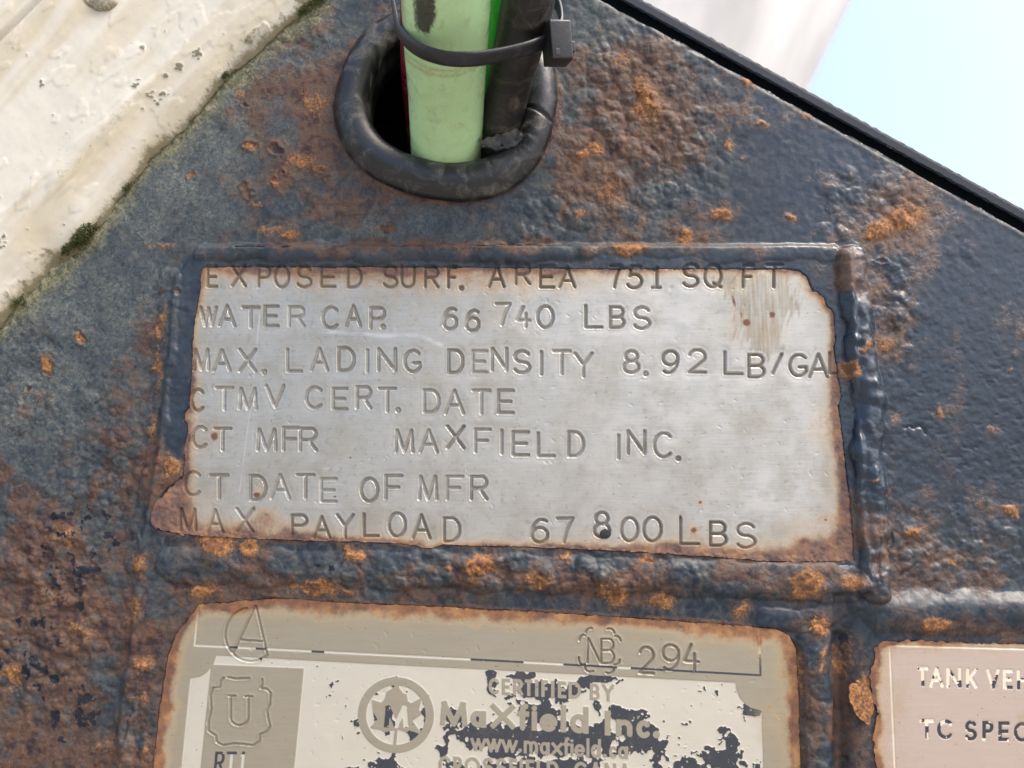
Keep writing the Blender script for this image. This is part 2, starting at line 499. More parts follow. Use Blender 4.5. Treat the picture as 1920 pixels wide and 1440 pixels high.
# ---- etched certification plate: bare metal, etched field with worn black fill
def etched(name, metal_a=(.29, .255, .19), metal_b=(.37, .33, .255), cream=(.54, .505, .42), tint=(.36, .28, .15)):
    m = M(name)
    field, flake, stain, grime = (m.attr(k) for k in ('field', 'flake', 'stain', 'grime'))
    br = m.noise(75, 7, .68, (1, 1, 14)); n1 = m.noise(110, 5, .6); n2 = m.noise(1100, 4, .6)
    c = m.mix(br, metal_a, metal_b)
    ff = m.ramp(field, -.35, .35)
    crm = m.mix(n1, cream, tuple(v * 1.12 for v in cream))
    fl = m.math('ADD', flake, m.math('MULTIPLY', m.math('SUBTRACT', n2, .5), .10))
    kf = m.ramp(fl, -.012, .012)
    speck = m.ramp(m.noise(900, 2, .5), .70, .715)
    kf = m.math('MULTIPLY', kf, m.math('SUBTRACT', 1.0, speck))
    fc = m.mix(kf, crm, m.mix(n2, (.022, .026, .034), (.040, .043, .050)))
    c = m.mix(ff, c, fc)
    n3 = m.noise(330, 5, .65)
    sf = m.math('ADD', stain, m.math('MULTIPLY', m.math('SUBTRACT', n1, .5), .5))
    sf = m.math('ADD', sf, m.math('ADD', m.math('MULTIPLY', m.math('SUBTRACT', n3, .5), .4), m.math('MULTIPLY', m.math('SUBTRACT', n2, .5), .25)))
    c = m.mix(m.ramp(sf, .0, .62, 0, .7), c, tint)
    rc = m.cramp(m.noise(150, 6, .7), [(.32, (.075, .036, .028)), (.46, (.16, .066, .034)), (.56, (.24, .105, .042)), (.68, (.36, .19, .075))])
    c = m.mix(m.ramp(sf, .34, .85, 0, .95), c, rc)
    c = m.mix(m.ramp(grime, 0, 1, 0, .85), c, (.13, .10, .07))
    pits = m.ramp(m.noise(1000, 2, .4), .74, .78)
    c = m.mix(m.math('MULTIPLY', pits, .7), c, (.07, .065, .06))
    m.set('Base Color', c)
    clean = m.math('SUBTRACT', 1.0, m.ramp(sf, .25, .6))
    m.set('Metallic', m.math('MULTIPLY', m.math('MULTIPLY', clean, m.math('SUBTRACT', 1.0, m.math('MULTIPLY', ff, kf))), .5))
    m.set('Roughness', m.fmix(clean, .8, .48))
    m.set('Normal', m.bump(m.math('ADD', m.math('MULTIPLY', br, .2), m.math('MULTIPLY', pits, -1.0)), .00012, .8))
    return m.mat
MAT_CERT = etched('etched_steel')
MAT_TANKPLATE = etched('etched_pinkish_steel', (.45, .36, .30), (.54, .44, .375), (.74, .65, .50), (.38, .26, .12))

# ---- cream tank paint
def cream_paint(name):
    m = M(name)
    yel, lichen, dirt = (m.attr(k) for k in ('yellow', 'lichen', 'dirt'))
    n1 = m.noise(60, 5, .6); n2 = m.noise(900, 4, .65); n3 = m.noise(300, 4, .6)
    c = m.mix(n1, (.54, .51, .435), (.60, .57, .495))
    c = m.mix(m.ramp(m.math('ADD', yel, m.math('MULTIPLY', m.math('SUBTRACT', n3, .5), .15)), .15, 1.3, 0, .7), c, (.45, .385, .25))
    c = m.mix(m.ramp(m.math('ADD', dirt, m.math('MULTIPLY', m.math('SUBTRACT', n2, .5), .7)), .3, .8, 0, .9), c, (.15, .125, .065))
    c = m.mix(m.ramp(m.math('ADD', lichen, m.math('MULTIPLY', m.math('SUBTRACT', n2, .5), .7)), .42, .8, 0, .85), c, (.10, .095, .055))
    sp = m.ramp(m.noise(1100, 2, .4), .75, .78)
    c = m.mix(m.math('MULTIPLY', sp, .7), c, (.22, .15, .08))
    m.set('Base Color', c); m.set('Roughness', .75); m.set('Specular IOR Level', .25)
    m.set('Normal', m.bump(m.math('ADD', m.math('MULTIPLY', n3, .7), m.math('MULTIPLY', n2, .25)), .0003, .3))
    return m.mat
MAT_CREAM = cream_paint('cream_paint')

def rubber(name, base=(.018, .019, .021), dusty=(.17, .16, .135), rough=.5, amount=(.45, .75), bump=.0004):
    m = M(name)
    n1 = m.noise(120, 5, .65, None, 0, .8); n2 = m.noise(1200, 4, .6)
    f = m.math('MULTIPLY', m.ramp(n1, *amount), m.ramp(n2, .2, .7, .3, 1))
    m.set('Base Color', m.mix(f, base, dusty)); m.set('Roughness', m.fmix(f, rough, .8))
    m.set('Normal', m.bump(m.math('ADD', n2, m.math('MULTIPLY', n1, .8)), bump, .7))
    return m.mat
MAT_GROMMET = rubber('dusty_black_rubber', (.011, .012, .014), (.17, .16, .135), .30, amount=(.45, .80), bump=.00015)
MAT_CABLE = rubber('scuffed_black_cable', (.010, .010, .010), (.12, .10, .075), .34, (.5, .78))
MAT_TIE = rubber('black_nylon', (.013, .014, .017), (.08, .072, .064), .36, (.5, .8), .0001)
MAT_TORN = rubber('torn_grey_rubber', (.10, .095, .08), (.24, .22, .18), .8, (.3, .7), .0008)
MAT_DARK = rubber('dark_inside', (.012, .012, .013), (.05, .035, .025), .7, (.5, .8))

def hose_mat(name, colr, mark=False):
    m = M(name)
    n1 = m.noise(130, 5, .6, None, 0, .5); n2 = m.noise(900, 4, .6)
    c = m.mix(n1, tuple(v * .92 for v in colr), tuple(v * 1.08 for v in colr))
    c = m.mix(m.ramp(n2, .68, .8, 0, .35), c, (.25, .2, .1))
    if mark:
        mk = m.attr('mark'); rb = m.attr('rub')
        c = m.mix(m.ramp(m.math('ADD', rb, m.math('MULTIPLY', m.math('SUBTRACT', n2, .5), .6)), .3, .9, 0, .75), c, (.30, .24, .10))
        c = m.mix(m.ramp(m.math('ADD', mk, m.math('MULTIPLY', m.math('SUBTRACT', n2, .5), .9)), .25, .75, 0, .95), c, (.022, .018, .016))
    stk = m.noise(22, 6, .7, (9, 9, 1), 0)
    c = m.mix(m.ramp(stk, .50, .74, 0, .38), c, (.26, .24, .12))
    m.set('Base Color', c); m.set('Roughness', m.ramp(n1, .3, .7, .22, .38))
    m.set('Subsurface Weight', 0.0)
    m.set('Normal', m.bump(m.math('ADD', n1, m.math('MULTIPLY', n2, .3)), .0002, .5))
    return m.mat
MAT_GREEN = hose_mat('pale_green_rubber', (.47, .70, .37), True)
MAT_BRIGHT = hose_mat('bright_green_rubber', (.02, .36, .03))
MAT_RED = hose_mat('dark_red_rubber', (.11, .005, .014))

def plain_paint(name, a, b, rough=.4, scale=200):
    m = M(name)
    n = m.noise(scale, 5, .6); n2 = m.noise(1300, 3, .6)
    ch = m.ramp(m.noise(150, 4, .55), .69, .71)
    m.set('Base Color', m.mix(m.math('MULTIPLY', ch, .6), m.mix(n, a, b), (.35, .31, .25))); m.set('Roughness', rough); m.set('Specular IOR Level', .2)
    m.set('Normal', m.bump(n2, .0001, .4))
    return m.mat
MAT_BAR = plain_paint('dark_blue_black_paint', (.012, .017, .027), (.016, .022, .034), .6)

# ------------------------------------------------------------------ outlines shared by several pieces
SHX = [-300, -100, 0, 42, 87, 143, 200, 277, 360, 427, 513, 583, 700, 900]
SHY = [905, 705, 603, 551, 500, 462, 390, 293, 213, 133, 63, 0, -105, -285]
def shell_dist(x, y):
    """distance to the foot of the cream shell, negative on the shell's side"""
    return (y - np.interp(x, SHX, SHY)) * .70

EX, EY = 838.0, 190.0                        # cable hole
def hole_r(x, y, rx, ry):
    return np.hypot((x - EX) / rx, (y - EY) / ry)

def edge_dist(x, y):
    """distance past the plate's sloping upper-right edge, positive outside"""
    x1, y1, x2, y2 = 1137.0, 0.0, 1920.0, 431.0
    L = math.hypot(x2 - x1, y2 - y1)
    return ((x - x1) * (y2 - y1) - (y - y1) * (x2 - x1)) / L

NP1 = [(386, 500), (700, 501), (1000, 503), (1100, 505), (1470, 505), (1500, 509), (1512, 520), (1519, 537), (1524, 547), (1531, 547), (1543, 558), (1550, 575),
       (1557, 580), (1563, 590), (1565, 640), (1562, 650), (1570, 700), (1576, 745), (1571, 760), (1580, 830), (1590, 920), (1597, 990), (1600, 1051), (1530, 1053), (1440, 1052), (1360, 1045),
       (1200, 1035), (1080, 1029), (1010, 1026), (830, 1021), (800, 1029), (780, 1022), (720, 1017), (560, 1013), (470, 1009), (400, 1006), (348, 1001), (300, 996),
       (287, 978), (292, 948), (308, 922), (330, 905), (343, 893), (347, 864), (346, 838), (352, 815), (353, 797), (346, 786), (347, 774), (355, 764), (358, 727), (361, 690), (361, 650), (365, 612), (370, 578), (376, 540), (377, 515), (380, 503)]
NP2 = [(372, 1134), (520, 1122), (640, 1130), (780, 1136), (1000, 1147), (1200, 1160), (1400, 1174), (1455, 1180), (1480, 1192), (1492, 1215), (1497, 1300), (1500, 1440),
       (1503, 1640), (268, 1640), (288, 1440), (300, 1330), (315, 1230), (330, 1190), (355, 1160)]
NP3 = [(1650, 1205), (1700, 1201), (1760, 1203), (1830, 1207), (1920, 1207), (2120, 1214), (2120, 1640), (1660, 1640), (1650, 1500), (1640, 1405), (1637, 1380), (1645, 1340), (1634, 1300),
       (1630, 1265), (1638, 1245), (1641, 1215)]

# ------------------------------------------------------------------ stamped characters of the upper nameplate
TEXT1 = [
 ('E',386,409,497,540),('X',432,463,497,539),('P',481,508,497,540),('O',512,544,497,541),('S',554,586,497,541),('E',599,631,498,540),('D',649,680,498,541),
 ('S',716,747,497,541),('U',750,779,498,541),('R',794,824,498,541),('F',837,858,498,541),('A',914,948,494,540),('R',964,996,493,535),('E',1010,1041,497,541),('A',1046,1081,499,541),
 ('7',1141,1166,497,541),('5',1174,1206,498,543),('1',1220,1241,500,542),('S',1278,1312,494,540),('Q',1318,1355,495,541),('F',1390,1414,496,541),('T',1434,1468,495,541),
 ('W',373,408,573,614),('A',408,443,570,614),('T',452,488,573,616),('E',493,524,571,614),('R',539,573,572,614),('C',602,636,573,618),('A',646,679,570,614),('P',692,724,574,618),
 ('6',829,859,575,620),('6',871,901,579,623),('7',927,959,566,612),('4',966,996,572,616),('0',1005,1040,571,617),('L',1095,1131,570,616),('B',1141,1173,572,617),('S',1186,1221,573,619),
 ('M',361,394,652,696),('A',397,434,653,698),('X',446,482,652,699),('L',536,568,652,699),('A',580,617,650,697),('D',632,667,649,698),('I',682,695,653,700),('N',707,744,651,698),('G',756,790,654,700),
 ('D',838,871,653,702),('E',883,915,655,701),('N',920,953,650,697),('S',961,996,655,702),('I',1009,1021,656,705),('T',1035,1072,655,704),('Y',1075,1113,659,709),('8',1167,1201,655,702),
 ('9',1240,1274,655,702),('2',1289,1326,653,701),('L',1356,1395,657,704),('B',1401,1436,662,710),('/',1446,1469,661,703),('G',1478,1515,662,708),('A',1515,1555,661,710),('L',1553,1576,658,703),
 ('C',356,384,727,773),('T',402,439,724,771),('M',446,483,725,770),('V',496,535,720,766),('C',571,606,723,768),('E',621,653,725,770),('R',666,698,722,768),('T',708,744,725,774),
 ('D',792,826,728,776),('A',832,872,729,778),('T',884,921,729,779),('E',931,965,729,777),
 ('C',358,390,797,842),('T',399,435,800,847),('M',480,520,802,847),('F',528,562,799,847),('R',560,596,800,847),
 ('M',739,777,804,850),('A',784,823,803,851),('X',836,873,796,843),('F',888,922,802,850),('I',934,947,804,853),('E',959,994,807,856),('L',1006,1042,809,858),('D',1063,1097,807,858),
 ('I',1154,1166,813,863),('N',1175,1212,805,854),('C',1224,1262,809,860),
 ('C',343,378,882,932),('T',391,430,888,938),('D',466,501,889,940),('A',505,545,887,937),('T',554,591,887,937),('E',599,633,895,943),('O',674,711,894,943),('F',720,756,889,938),
 ('M',783,822,890,939),('F',835,870,890,939),('R',881,916,890,939),
 ('M',334,370,952,997),('A',386,420,953,1000),('X',441,477,951,1000),('P',544,578,963,1005),('A',585,621,966,1011),('Y',629,665,962,1011),('L',679,712,961,1008),('O',726,763,959,1009),
 ('A',771,809,963,1012),('D',830,865,968,1018),('6',994,1030,971,1020),('7',1042,1077,969,1020),('8',1111,1146,958,1010),('0',1162,1199,968,1018),('0',1204,1243,967,1018),
 ('L',1273,1313,969,1023),('B',1329,1365,976,1026),('S',1379,1419,979,1030),
]
DOTS1 = [(865,540),(718,613),(495,698),(1211,701),(746,769),(1272,860)]
def stamped1(X, Y, own=None):
    d = np.full(X.shape, 50.0, np.float32)
    for k, (ch, a, b, c, e) in enumerate(TEXT1):
        glyph(X, Y, d, ch, a, b, c, e, 3.1, own=own, oid=k + 1)
    for k, (x, y) in enumerate(DOTS1):
        glyph(X, Y, d, '.', x - 5.5, x + 5.5, y - 5.5, y + 5.5, 5.5, own=own, oid=len(TEXT1) + k + 1)
    return d
def groove(d, depth=4.6, w=3.5):
    """rounded trough with a low burr thrown up along its sides"""
    t = np.clip(-d / w, 0, 1)
    g = -depth * np.sqrt(np.clip(1 - (1 - t) ** 2, 0, 1)) * (d < 0)
    return g + .55 * np.exp(-((d - 1.6) / 1.8) ** 2) * (d > -.5)

# ------------------------------------------------------------------ the rusted mounting plate
ref = 8.0
sh = Sheet(-170, 2090, -170, 1610, 2.2, ref)
X, Y = sh.X, sh.Y
s1, s2, s3 = (polysdf(X, Y, p) for p in (NP1, NP2, NP3))
ed = edge_dist(X, Y); shd = shell_dist(X, Y)
f20 = fbm(X, Y, 22, 3, 1); f60 = fbm(X, Y, 60, 4, 2); f150 = fbm(X, Y, 150, 4, 3); f8 = fbm(X, Y, 8, 2, 4); f300 = fbm(X, Y, 300, 3, 5)
wx = X + (f60 - .5) * 40; wy = Y + (fbm(X, Y, 60, 3, 6) - .5) * 40
hole = hole_r(X, Y, 176, 152)
holesdf = (1 - hole) * 160
keep = np.maximum(holesdf, ed + (f20 - .5) * 5 + (fbm(X, Y, 90, 2, 7) - .5) * 5)
sh.cut(keep)
sh.drop((s1 < -24) | (s2 < -24) | (s3 < -24) | (shd < -60))
X, Y = sh.X, sh.Y

# where it is lumpy
lumpy = blobs(wx, wy, [(1190, 230, 150, 230, 1), (1060, 400, 120, 60, .8), (1640, 400, 95, 75, .9), (1680, 560, 50, 120, .7), (1770, 1040, 170, 80, 1), (1640, 900, 40, 160, .55),
                       (60, 1150, 230, 260, 1), (200, 900, 110, 180, .9), (40, 760, 90, 90, .6), (850, 1080, 700, 45, 1), (240, 1330, 90, 200, .8), (300, 620, 40, 150, .5),
                       (620, 400, 160, 60, .35), (560, 60, 70, 70, .5), (230, 420, 60, 50, .2), (60, 640, 70, 60, .8), (1530, 1330, 30, 160, .7), (1800, 480, 40, 40, .25)])
lumpy = np.clip(lumpy * (.55 + .9 * f150), 0, 1)
lumpy = np.maximum(lumpy, .6 * np.exp(-np.clip(shd, 0, None) / 40) * sstep(.4, .6, f60) * sstep(300, 480, Y))
b1 = blisters(X + (f20 - .5) * 6, Y, 24, 0, .85); b2 = blisters(X, Y + (f20 - .5) * 6, 13, 3, .85); b3 = blisters(X, Y, 44, 5, .35)
Hh = (f300 - .5) * 5 + (f60 - .5) * 1.6 + (f20 - .5) * .8
Hh += lumpy * (b1 * 4.8 + b2 * 3.2 + b3 * 6.5 + (f60 - .5) * 6 + (f20 - .5) * 3)
fine = sstep(1250, 1500, X) * (1 - lumpy)
Hh += fine * (fbm(X, Y, 9, 2, 2) - .5) * 1.0 + (1 - fine) * (f8 - .5) * .55
# slivers of proud paint and dents in the smooth right hand side
dents = sstep(.70, .80, fbm(X, Y * 1.6, 14, 2, 3)) * blobs(X, Y, [(1830, 800, 160, 190, 1), (1700, 760, 60, 100, .6)])
Hh -= dents * .9

# raised holders round the nameplates
PAD1 = [(372, 462), (1565, 458), (1592, 478), (1600, 700), (1612, 900), (1630, 1112), (1400, 1120), (300, 1070), (262, 1040), (300, 800), (330, 520)]
PAD2 = [(262, 1010), (340, 1000), (1000, 1000), (1560, 1060), (1566, 1700), (190, 1700)]
PAD3 = [(1592, 1120), (2200, 1112), (2200, 1700), (1600, 1700)]
ww = ((f60 - .5) * 26 + (f20 - .5) * 10) * (.3 + lumpy)
p1, p2, p3 = (polysdf(X, Y, p) for p in (PAD1, PAD2, PAD3))
def pad(sd, h, soft): return h * (1 - sstep(-soft, soft, sd + ww * .6))
P1, P2, P3 = pad(p1, 11, 7), pad(p2, 10, 9), pad(p3, 10, 20)
padh = np.maximum(np.maximum(P1, P2), P3)
inside = np.clip(-np.minimum(np.minimum(s1, s2), s3) / 10, -3, 1)
# calm surface next to the nameplates so that they lie on it
calm = sstep(-30, 14, np.minimum(np.minimum(s1, s2 - 4), s3)) 
Hh = Hh * (.25 + .75 * calm)

def ridge(pts, r, h, wob=.35, k=0, sharp=.5):
    d = segdist(X + (fbm(X, Y, 55, 3, k) - .5) * 22 * wob * 2, Y + (fbm(X, Y, 55, 3, k + 3) - .5) * 22 * wob * 2, pts)
    rr = r * (1 + (fbm(X, Y, 38, 2, k + 1) - .5) * wob * 1.6)
    return h * np.clip(1 - (d / rr) ** 2, 0, 1) ** sharp
BEAD = [(1597, 492), (1606, 600), (1614, 690), (1632, 745), (1626, 830), (1632, 930), (1638, 1010), (1640, 1100)]
beadh = ridge(BEAD, 33, 27, .24, 0, .7) * (.72 + .6 * fbm(X, Y, 30, 2, 4))
topb = ridge([(380, 470), (700, 471), (1000, 473), (1100, 474)], 18, 8, .45, 1) + ridge([(1100, 474), (1350, 470), (1570, 476)], 16, 2.2, .5, 2)
beadh = beadh + 1.2 * np.abs(np.sin(Y / 8.5 + 4 * fbm(X, Y, 40, 2, 6))) * sstep(4, 14, beadh)
hor = ridge([(1652, 1146), (1800, 1150), (2200, 1146)], 42, 11, .30, 3, 1.0)
ver = ridge([(1524, 1200), (1528, 1320), (1532, 1640)], 31, 16, .28, 4)
leftb = ridge([(322, 520), (312, 640), (300, 780), (282, 900), (250, 1050)], 18, 5, .5, 5) + ridge([(300, 1110), (262, 1200), (240, 1330), (225, 1500)], 22, 6, .6, 6)
junct = ridge([(1600, 1130), (1560, 1150), (1500, 1165), (1440, 1160)], 24, 8, .4, 7)
lowb = ridge([(330, 1060), (700, 1068), (1000, 1075), (1300, 1084), (1590, 1092)], 34, 9, .25, 2) * (.6 + .8 * fbm(X, Y, 40, 2, 3))
lipc = ridge([(1380, 1150), (1460, 1158), (1510, 1150)], 12, 2.5, .5, 7, 1.0)
H = Hh + padh + beadh * (1 - .15 * lumpy) + topb + hor + ver + leftb + junct * .6 + lowb
grv = segdist(X, Y, [(1576, 1195), (1578, 1330), (1582, 1640)])
H -= 12 * np.exp(-(grv / 13) ** 2) * sstep(1165, 1195, Y)
# split scale along the upper holder edge
crack = np.abs(Y - (463 + (fbm(X, Y * 0, 70, 3, 2) - .5) * 22)) 
ck = np.exp(-(crack / 2.2) ** 2) * sstep(.52, .6, fbm(X, Y * 0 + 5, 90, 2, 5)) * (X > 440) * (X < 1150)
H -= ck * 7
# ring of scale round the grommet
hr = hole_r(X, Y, 207, 183)
H += 3.5 * np.exp(-((hr - 1.0) / .07) ** 2) * (.5 + f20)
# pits
PITS = [(466, 272, 13, 9), (515, 277, 10, 9), (358, 323, 8, 8), (460, 343, 9, 9), (466, 360, 8, 10), (457, 195, 6, 6), (513, 335, 6, 6), (531, 322, 5, 5), (600, 316, 5, 5), (726, 425, 16, 11),
        (612, 330, 5, 5), (330, 545, 7, 9), (148, 632, 8, 14), (88, 685, 10, 17), (52, 731, 7, 7), (1720, 1005, 5, 5), (1660, 925, 7, 6), (1650, 490, 9, 5), (1130, 640, 0.1, 0.1)]
pit = blobs(X + (f20 - .5) * 20 + (f8 - .5) * 7, Y + (fbm(X, Y, 20, 3, 6) - .5) * 20, [(a, b, c, d, 1) for a, b, c, d in PITS])
H -= 2.6 * sstep(.25, .8, pit) - 1.6 * np.exp(-((pit - .2) / .12) ** 2)
# cracks running through the scale
CR = [[(1668, 1020), (1675, 1000), (1672, 1030), (1660, 1042)], [(1690, 1082), (1718, 1056)], [(1676, 602), (1680, 618)], [(300, 770), (290, 792), (285, 815)], [(288, 925), (272, 962), (270, 985)], [(1700, 800), (1730, 800), (1740, 812)],
      [(250, 1330), (240, 1360), (232, 1385)], [(1640, 1090), (1642, 1010)]]
for c in CR:
    H -= 4.0 * np.exp(-(segdist(X + (f20 - .5) * 8, Y + (f8 - .5) * 8, c) / 2.2) ** 2)
# the tops of the stamped letters print through the paint
st = stamped1(X, Y)
H += groove(st, 3.2) * sstep(6, -2, Y - 515) * (Y > 480)
# edge of the plate rounded over
H -= 2 * sstep(-7, 0, ed)
H = np.where(np.minimum(np.minimum(s1, s2), s3) < -1, np.minimum(H, 5.5), H)
near1 = sstep(0, 12, s1); near2 = sstep(0, 12, s2); near3 = sstep(0, 12, s3)
H = np.where(s1 < 14, np.minimum(H, 11.5 + near1 * 14), H)
H = np.where(s2 < 14, np.minimum(H, 10.5 + near2 * 14), H)
H = np.where(s3 < 14, np.minimum(H, 10.5 + near3 * 14), H)

# where it is rusty
rb = blobs(wx, wy, [
 (1190, 190, 110, 135, .86), (1120, 300, 100, 120, .78), (1160, 420, 130, 40, .45), (1080, 130, 60, 70, .55), (590, 230, 68, 130, .95), (560, 290, 90, 60, .8), (500, 200, 60, 60, .4), (640, 380, 190, 40, .5),
 (838, 190, 235, 212, .5), (470, 355, 60, 45, .45), (330, 480, 60, 30, .55), (285, 640, 40, 140, .42), (760, 466, 340, 17, .72), (190, 800, 110, 60, .30), (90, 1150, 210, 230, .62),
 (60, 1380, 260, 120, .60), (230, 1100, 60, 190, .52), (330, 940, 60, 55, .75), (260, 1250, 55, 150, .6), (480, 1085, 160, 45, .58), (900, 1085, 200, 40, .55), (1150, 1090, 200, 35, .50),
 (1400, 1080, 140, 40, .40), (1680, 402, 95, 62, .92), (1665, 640, 40, 55, .66), (1660, 560, 40, 70, .45), (1590, 500, 26, 40, .62), (1600, 1000, 40, 70, .62), (1640, 720, 12, 20, .5), (380, 480, 40, 30, .6), (1560, 1070, 90, 30, .62), (310, 850, 40, 40, .6), (1720, 1020, 120, 80, .46), (1640, 950, 40, 130, .46),
 (1800, 1090, 160, 30, .42), (1575, 1330, 22, 170, .75), (1610, 1340, 36, 130, .62), (1500, 1180, 40, 25, .66), (1520, 1330, 20, 150, .42), (1300, 440, 80, 18, .45), (1420, 465, 60, 12, .35),
 (60, 640, 80, 70, .26), (40, 760, 80, 70, .26), (560, 60, 60, 60, .35), (420, 430, 70, 22, .35), (1385, 205, 40, 16, .5), (1740, 1180, 160, 18, .40), (1880, 1190, 80, 16, .38)])
rust = rb * .92 + (f60 - .5) * .8 + (f20 - .5) * .4 + lumpy * (np.maximum(b1, b3) - .3) * -.42 + (f150 - .5) * .35
rust = np.maximum(rust, .9 * sstep(.2, .6, pit))
ringd = np.exp(-((hr - 1.01) / .05) ** 2)
rust = np.maximum(rust, ringd * (.45 + .5 * f20))
rust = np.maximum(rust, ck * 1.2)
rust = np.maximum(rust, .75 * np.exp(-(np.abs(np.minimum(s1, s2) - 2) / 7) ** 2) * (f60 + .1) * ((Y > 990)))
ORG = [(1358, 396, 17, 16, 1), (1480, 402, 9, 9, .95), (1440, 235, 7, 9, .7), (1365, 268, 7, 9, .7), (1392, 290, 6, 6, .6), (1592, 697, 17, 20, 1.1), (1510, 1095, 34, 26, 1.1), (1592, 1088, 24, 22, .9),
       (1155, 1112, 28, 24, 1.1), (1243, 1126, 22, 15, .95), (1390, 1140, 18, 24, .85), (1210, 1055, 24, 12, .7), (666, 1040, 19, 17, 1.05), (905, 1066, 32, 24, .95), (1010, 1086, 26, 20, .85), (1055, 1040, 14, 10, .8),
       (405, 1022, 38, 34, 1), (468, 1030, 26, 20, .9), (595, 1105, 46, 20, .95), (655, 1112, 14, 10, .8), (840, 1068, 10, 9, .8), (1758, 1172, 26, 15, 1.05), (1524, 1172, 26, 22, .95), (1614, 1300, 22, 44, .95),
       (1690, 412, 62, 34, .92, -20), (1650, 430, 30, 22, .8), (1210, 190, 42, 66, .66), (1112, 272, 20, 16, .85), (1170, 110, 30, 22, .5), (1150, 350, 60, 40, .42), (1090, 400, 20, 16, .55),
       (590, 195, 34, 36, .58), (560, 300, 44, 26, .62), (505, 425, 40, 20, .62), (540, 440, 24, 14, .7), (330, 872, 20, 22, .95), (345, 565, 10, 16, .4), (305, 600, 12, 60, .6), (295, 690, 12, 60, .66), (285, 800, 14, 40, .6),
       (300, 460, 40, 12, .6), (1288, 440, 16, 8, .85), (1405, 150, 22, 8, .75, 28), (1510, 210, 26, 8, .65, 28), (1185, 465, 40, 12, .75), (1660, 640, 34, 30, .62), (1620, 650, 9, 18, .75), (1720, 995, 16, 12, .8),
       (1790, 1050, 12, 12, .7), (1770, 770, 12, 14, .62), (1905, 955, 14, 14, .85), (1862, 808, 10, 10, .6), (1680, 785, 10, 10, .55), (1895, 688, 7, 6, .7), (1734, 640, 7, 6, .5), (1630, 905, 12, 10, .7),
       (130, 1010, 70, 46, .40), (95, 1110, 60, 50, .36), (180, 1150, 40, 60, .34), (150, 1190, 40, 22, .55), (60, 1300, 60, 44, .36), (200, 1400, 60, 34, .4), (20, 1260, 24, 40, .66), (260, 1060, 22, 26, .7),
       (255, 1140, 24, 40, .55), (270, 1245, 22, 24, .7), (265, 1310, 16, 18, .85), (280, 1400, 10, 40, .5), (390, 1110, 40, 14, .66), (1500, 1260, 12, 60, .55), (1585, 1230, 20, 50, .6), (1540, 1230, 9, 24, .7),
       (148, 632, 10, 18, .75), (88, 685, 12, 20, .75), (466, 272, 18, 12, .7), (358, 323, 12, 10, .75), (470, 375, 18, 16, .66), (1850, 100, .1, .1, 0), (455, 165, 14, 10, .6), (515, 335, 14, 10, .72), (600, 318, 16, 8, .72), (700, 425, 14, 12, .6)]
orange = blobs(wx * .6 + X * .4 + (f20 - .5) * 26 + (f8 - .5) * 10, wy * .6 + Y * .4 + (fbm(X, Y, 20, 3, 6) - .5) * 26, ORG)
orange = orange * (.72 + .56 * f20) + (f60 - .5) * .28 * (orange > .15) + .20 * sstep(.62, .85, f60 * .6 + f20 * .4) * sstep(.25, .6, rb)
rust = np.maximum(rust, blobs(wx * .4 + X * .6, wy * .4 + Y * .6, [(a[0], a[1], a[2] * 1.7, a[3] * 1.7, a[4] * .55) for a in ORG]) * (.5 + f20))
rust -= .05 + .14 * sstep(460, 380, X) * sstep(880, 780, Y)
rust += .14 * sstep(.45, .7, f150) * (X < 420) * (Y > 800) + .04 * lumpy
dust = blobs(wx, wy, [(300, 290, 170, 170, .85), (420, 160, 120, 120, .8), (540, 60, 120, 90, .7), (150, 560, 190, 140, .62), (60, 720, 150, 170, .62), (230, 720, 90, 160, .4), (560, 240, 110, 160, .42), (700, 420, 200, 50, .4), (1150, 250, 140, 220, .30), (120, 1100, 260, 330, .30),
                      (800, 1085, 500, 40, .22), (1120, 40, 70, 60, .35), (1760, 1040, 140, 70, .22), (1300, 460, 200, 12, .2)])
dust = np.clip(dust * (.35 + 1.5 * fbm(X, Y, 34, 4, 6)), 0, 1)
dust *= 1 - .75 * sstep(.35, .7, 1 - s1 / 50) * (X < 380)
algae = np.exp(-np.clip(shd, 0, None) / 26) * .95 * (.45 + .9 * f60) + np.exp(-np.clip(shd, 0, None) / 75) * .36 * (.3 + f60)
chipn = fbm(X, Y, 17, 4, 3); chip = (sstep(.60, .66, chipn) * blobs(X, Y, [(130, 1040, 70, 130, 1), (60, 1220, 70, 80, 1), (120, 1330, 90, 90, .8), (20, 1250, 40, 50, 1), (190, 1000, 50, 60, .8)]))
chip = sstep(.35, .6, chip) + .8 * ((np.exp(-((crack - 1) / 1.5) ** 2) * ck) > .55)
for (cx, cy, rr) in ((625, 1065, 9), (600, 1060, 7), (1135, 640, .1)):
    chip = np.maximum(chip, sstep(1.0, .7, np.hypot(X - cx, (Y - cy) * 1.8) / rr + (f8 - .5) * 1.2))
H = H + sstep(.3, .8, orange) * (1.2 + 3.0 * (f8 - .4) + 2.0 * (f20 - .4)) * sstep(4, 14, np.minimum(np.minimum(s1, s2), s3))
gloss = np.maximum(sstep(1250, 1600, X) * (1 - .5 * lumpy), sstep(45, 20, segdist(X, Y, BEAD)))
leftstrip = sstep(0, 8, s1) * sstep(52, 30, s1) * (X < 385) * (Y > 480) * (Y < 900) * sstep(900, 850, Y)
gloss = gloss * sstep(-4, -22, ed) * (1 - .7 * sstep(1095, 1115, Y))
gloss = np.maximum(gloss, .55 * leftstrip); gloss = np.maximum(gloss, sstep(0, 8, s1) * sstep(34, 22, s1) * (Y < 520) * .8 * sstep(.35, .55, f60 + .15 * (X > 1100)))
rust = rust - .45 * sstep(40, 22, segdist(X, Y, BEAD)) * sstep(540, 580, Y) * sstep(1000, 930, Y)
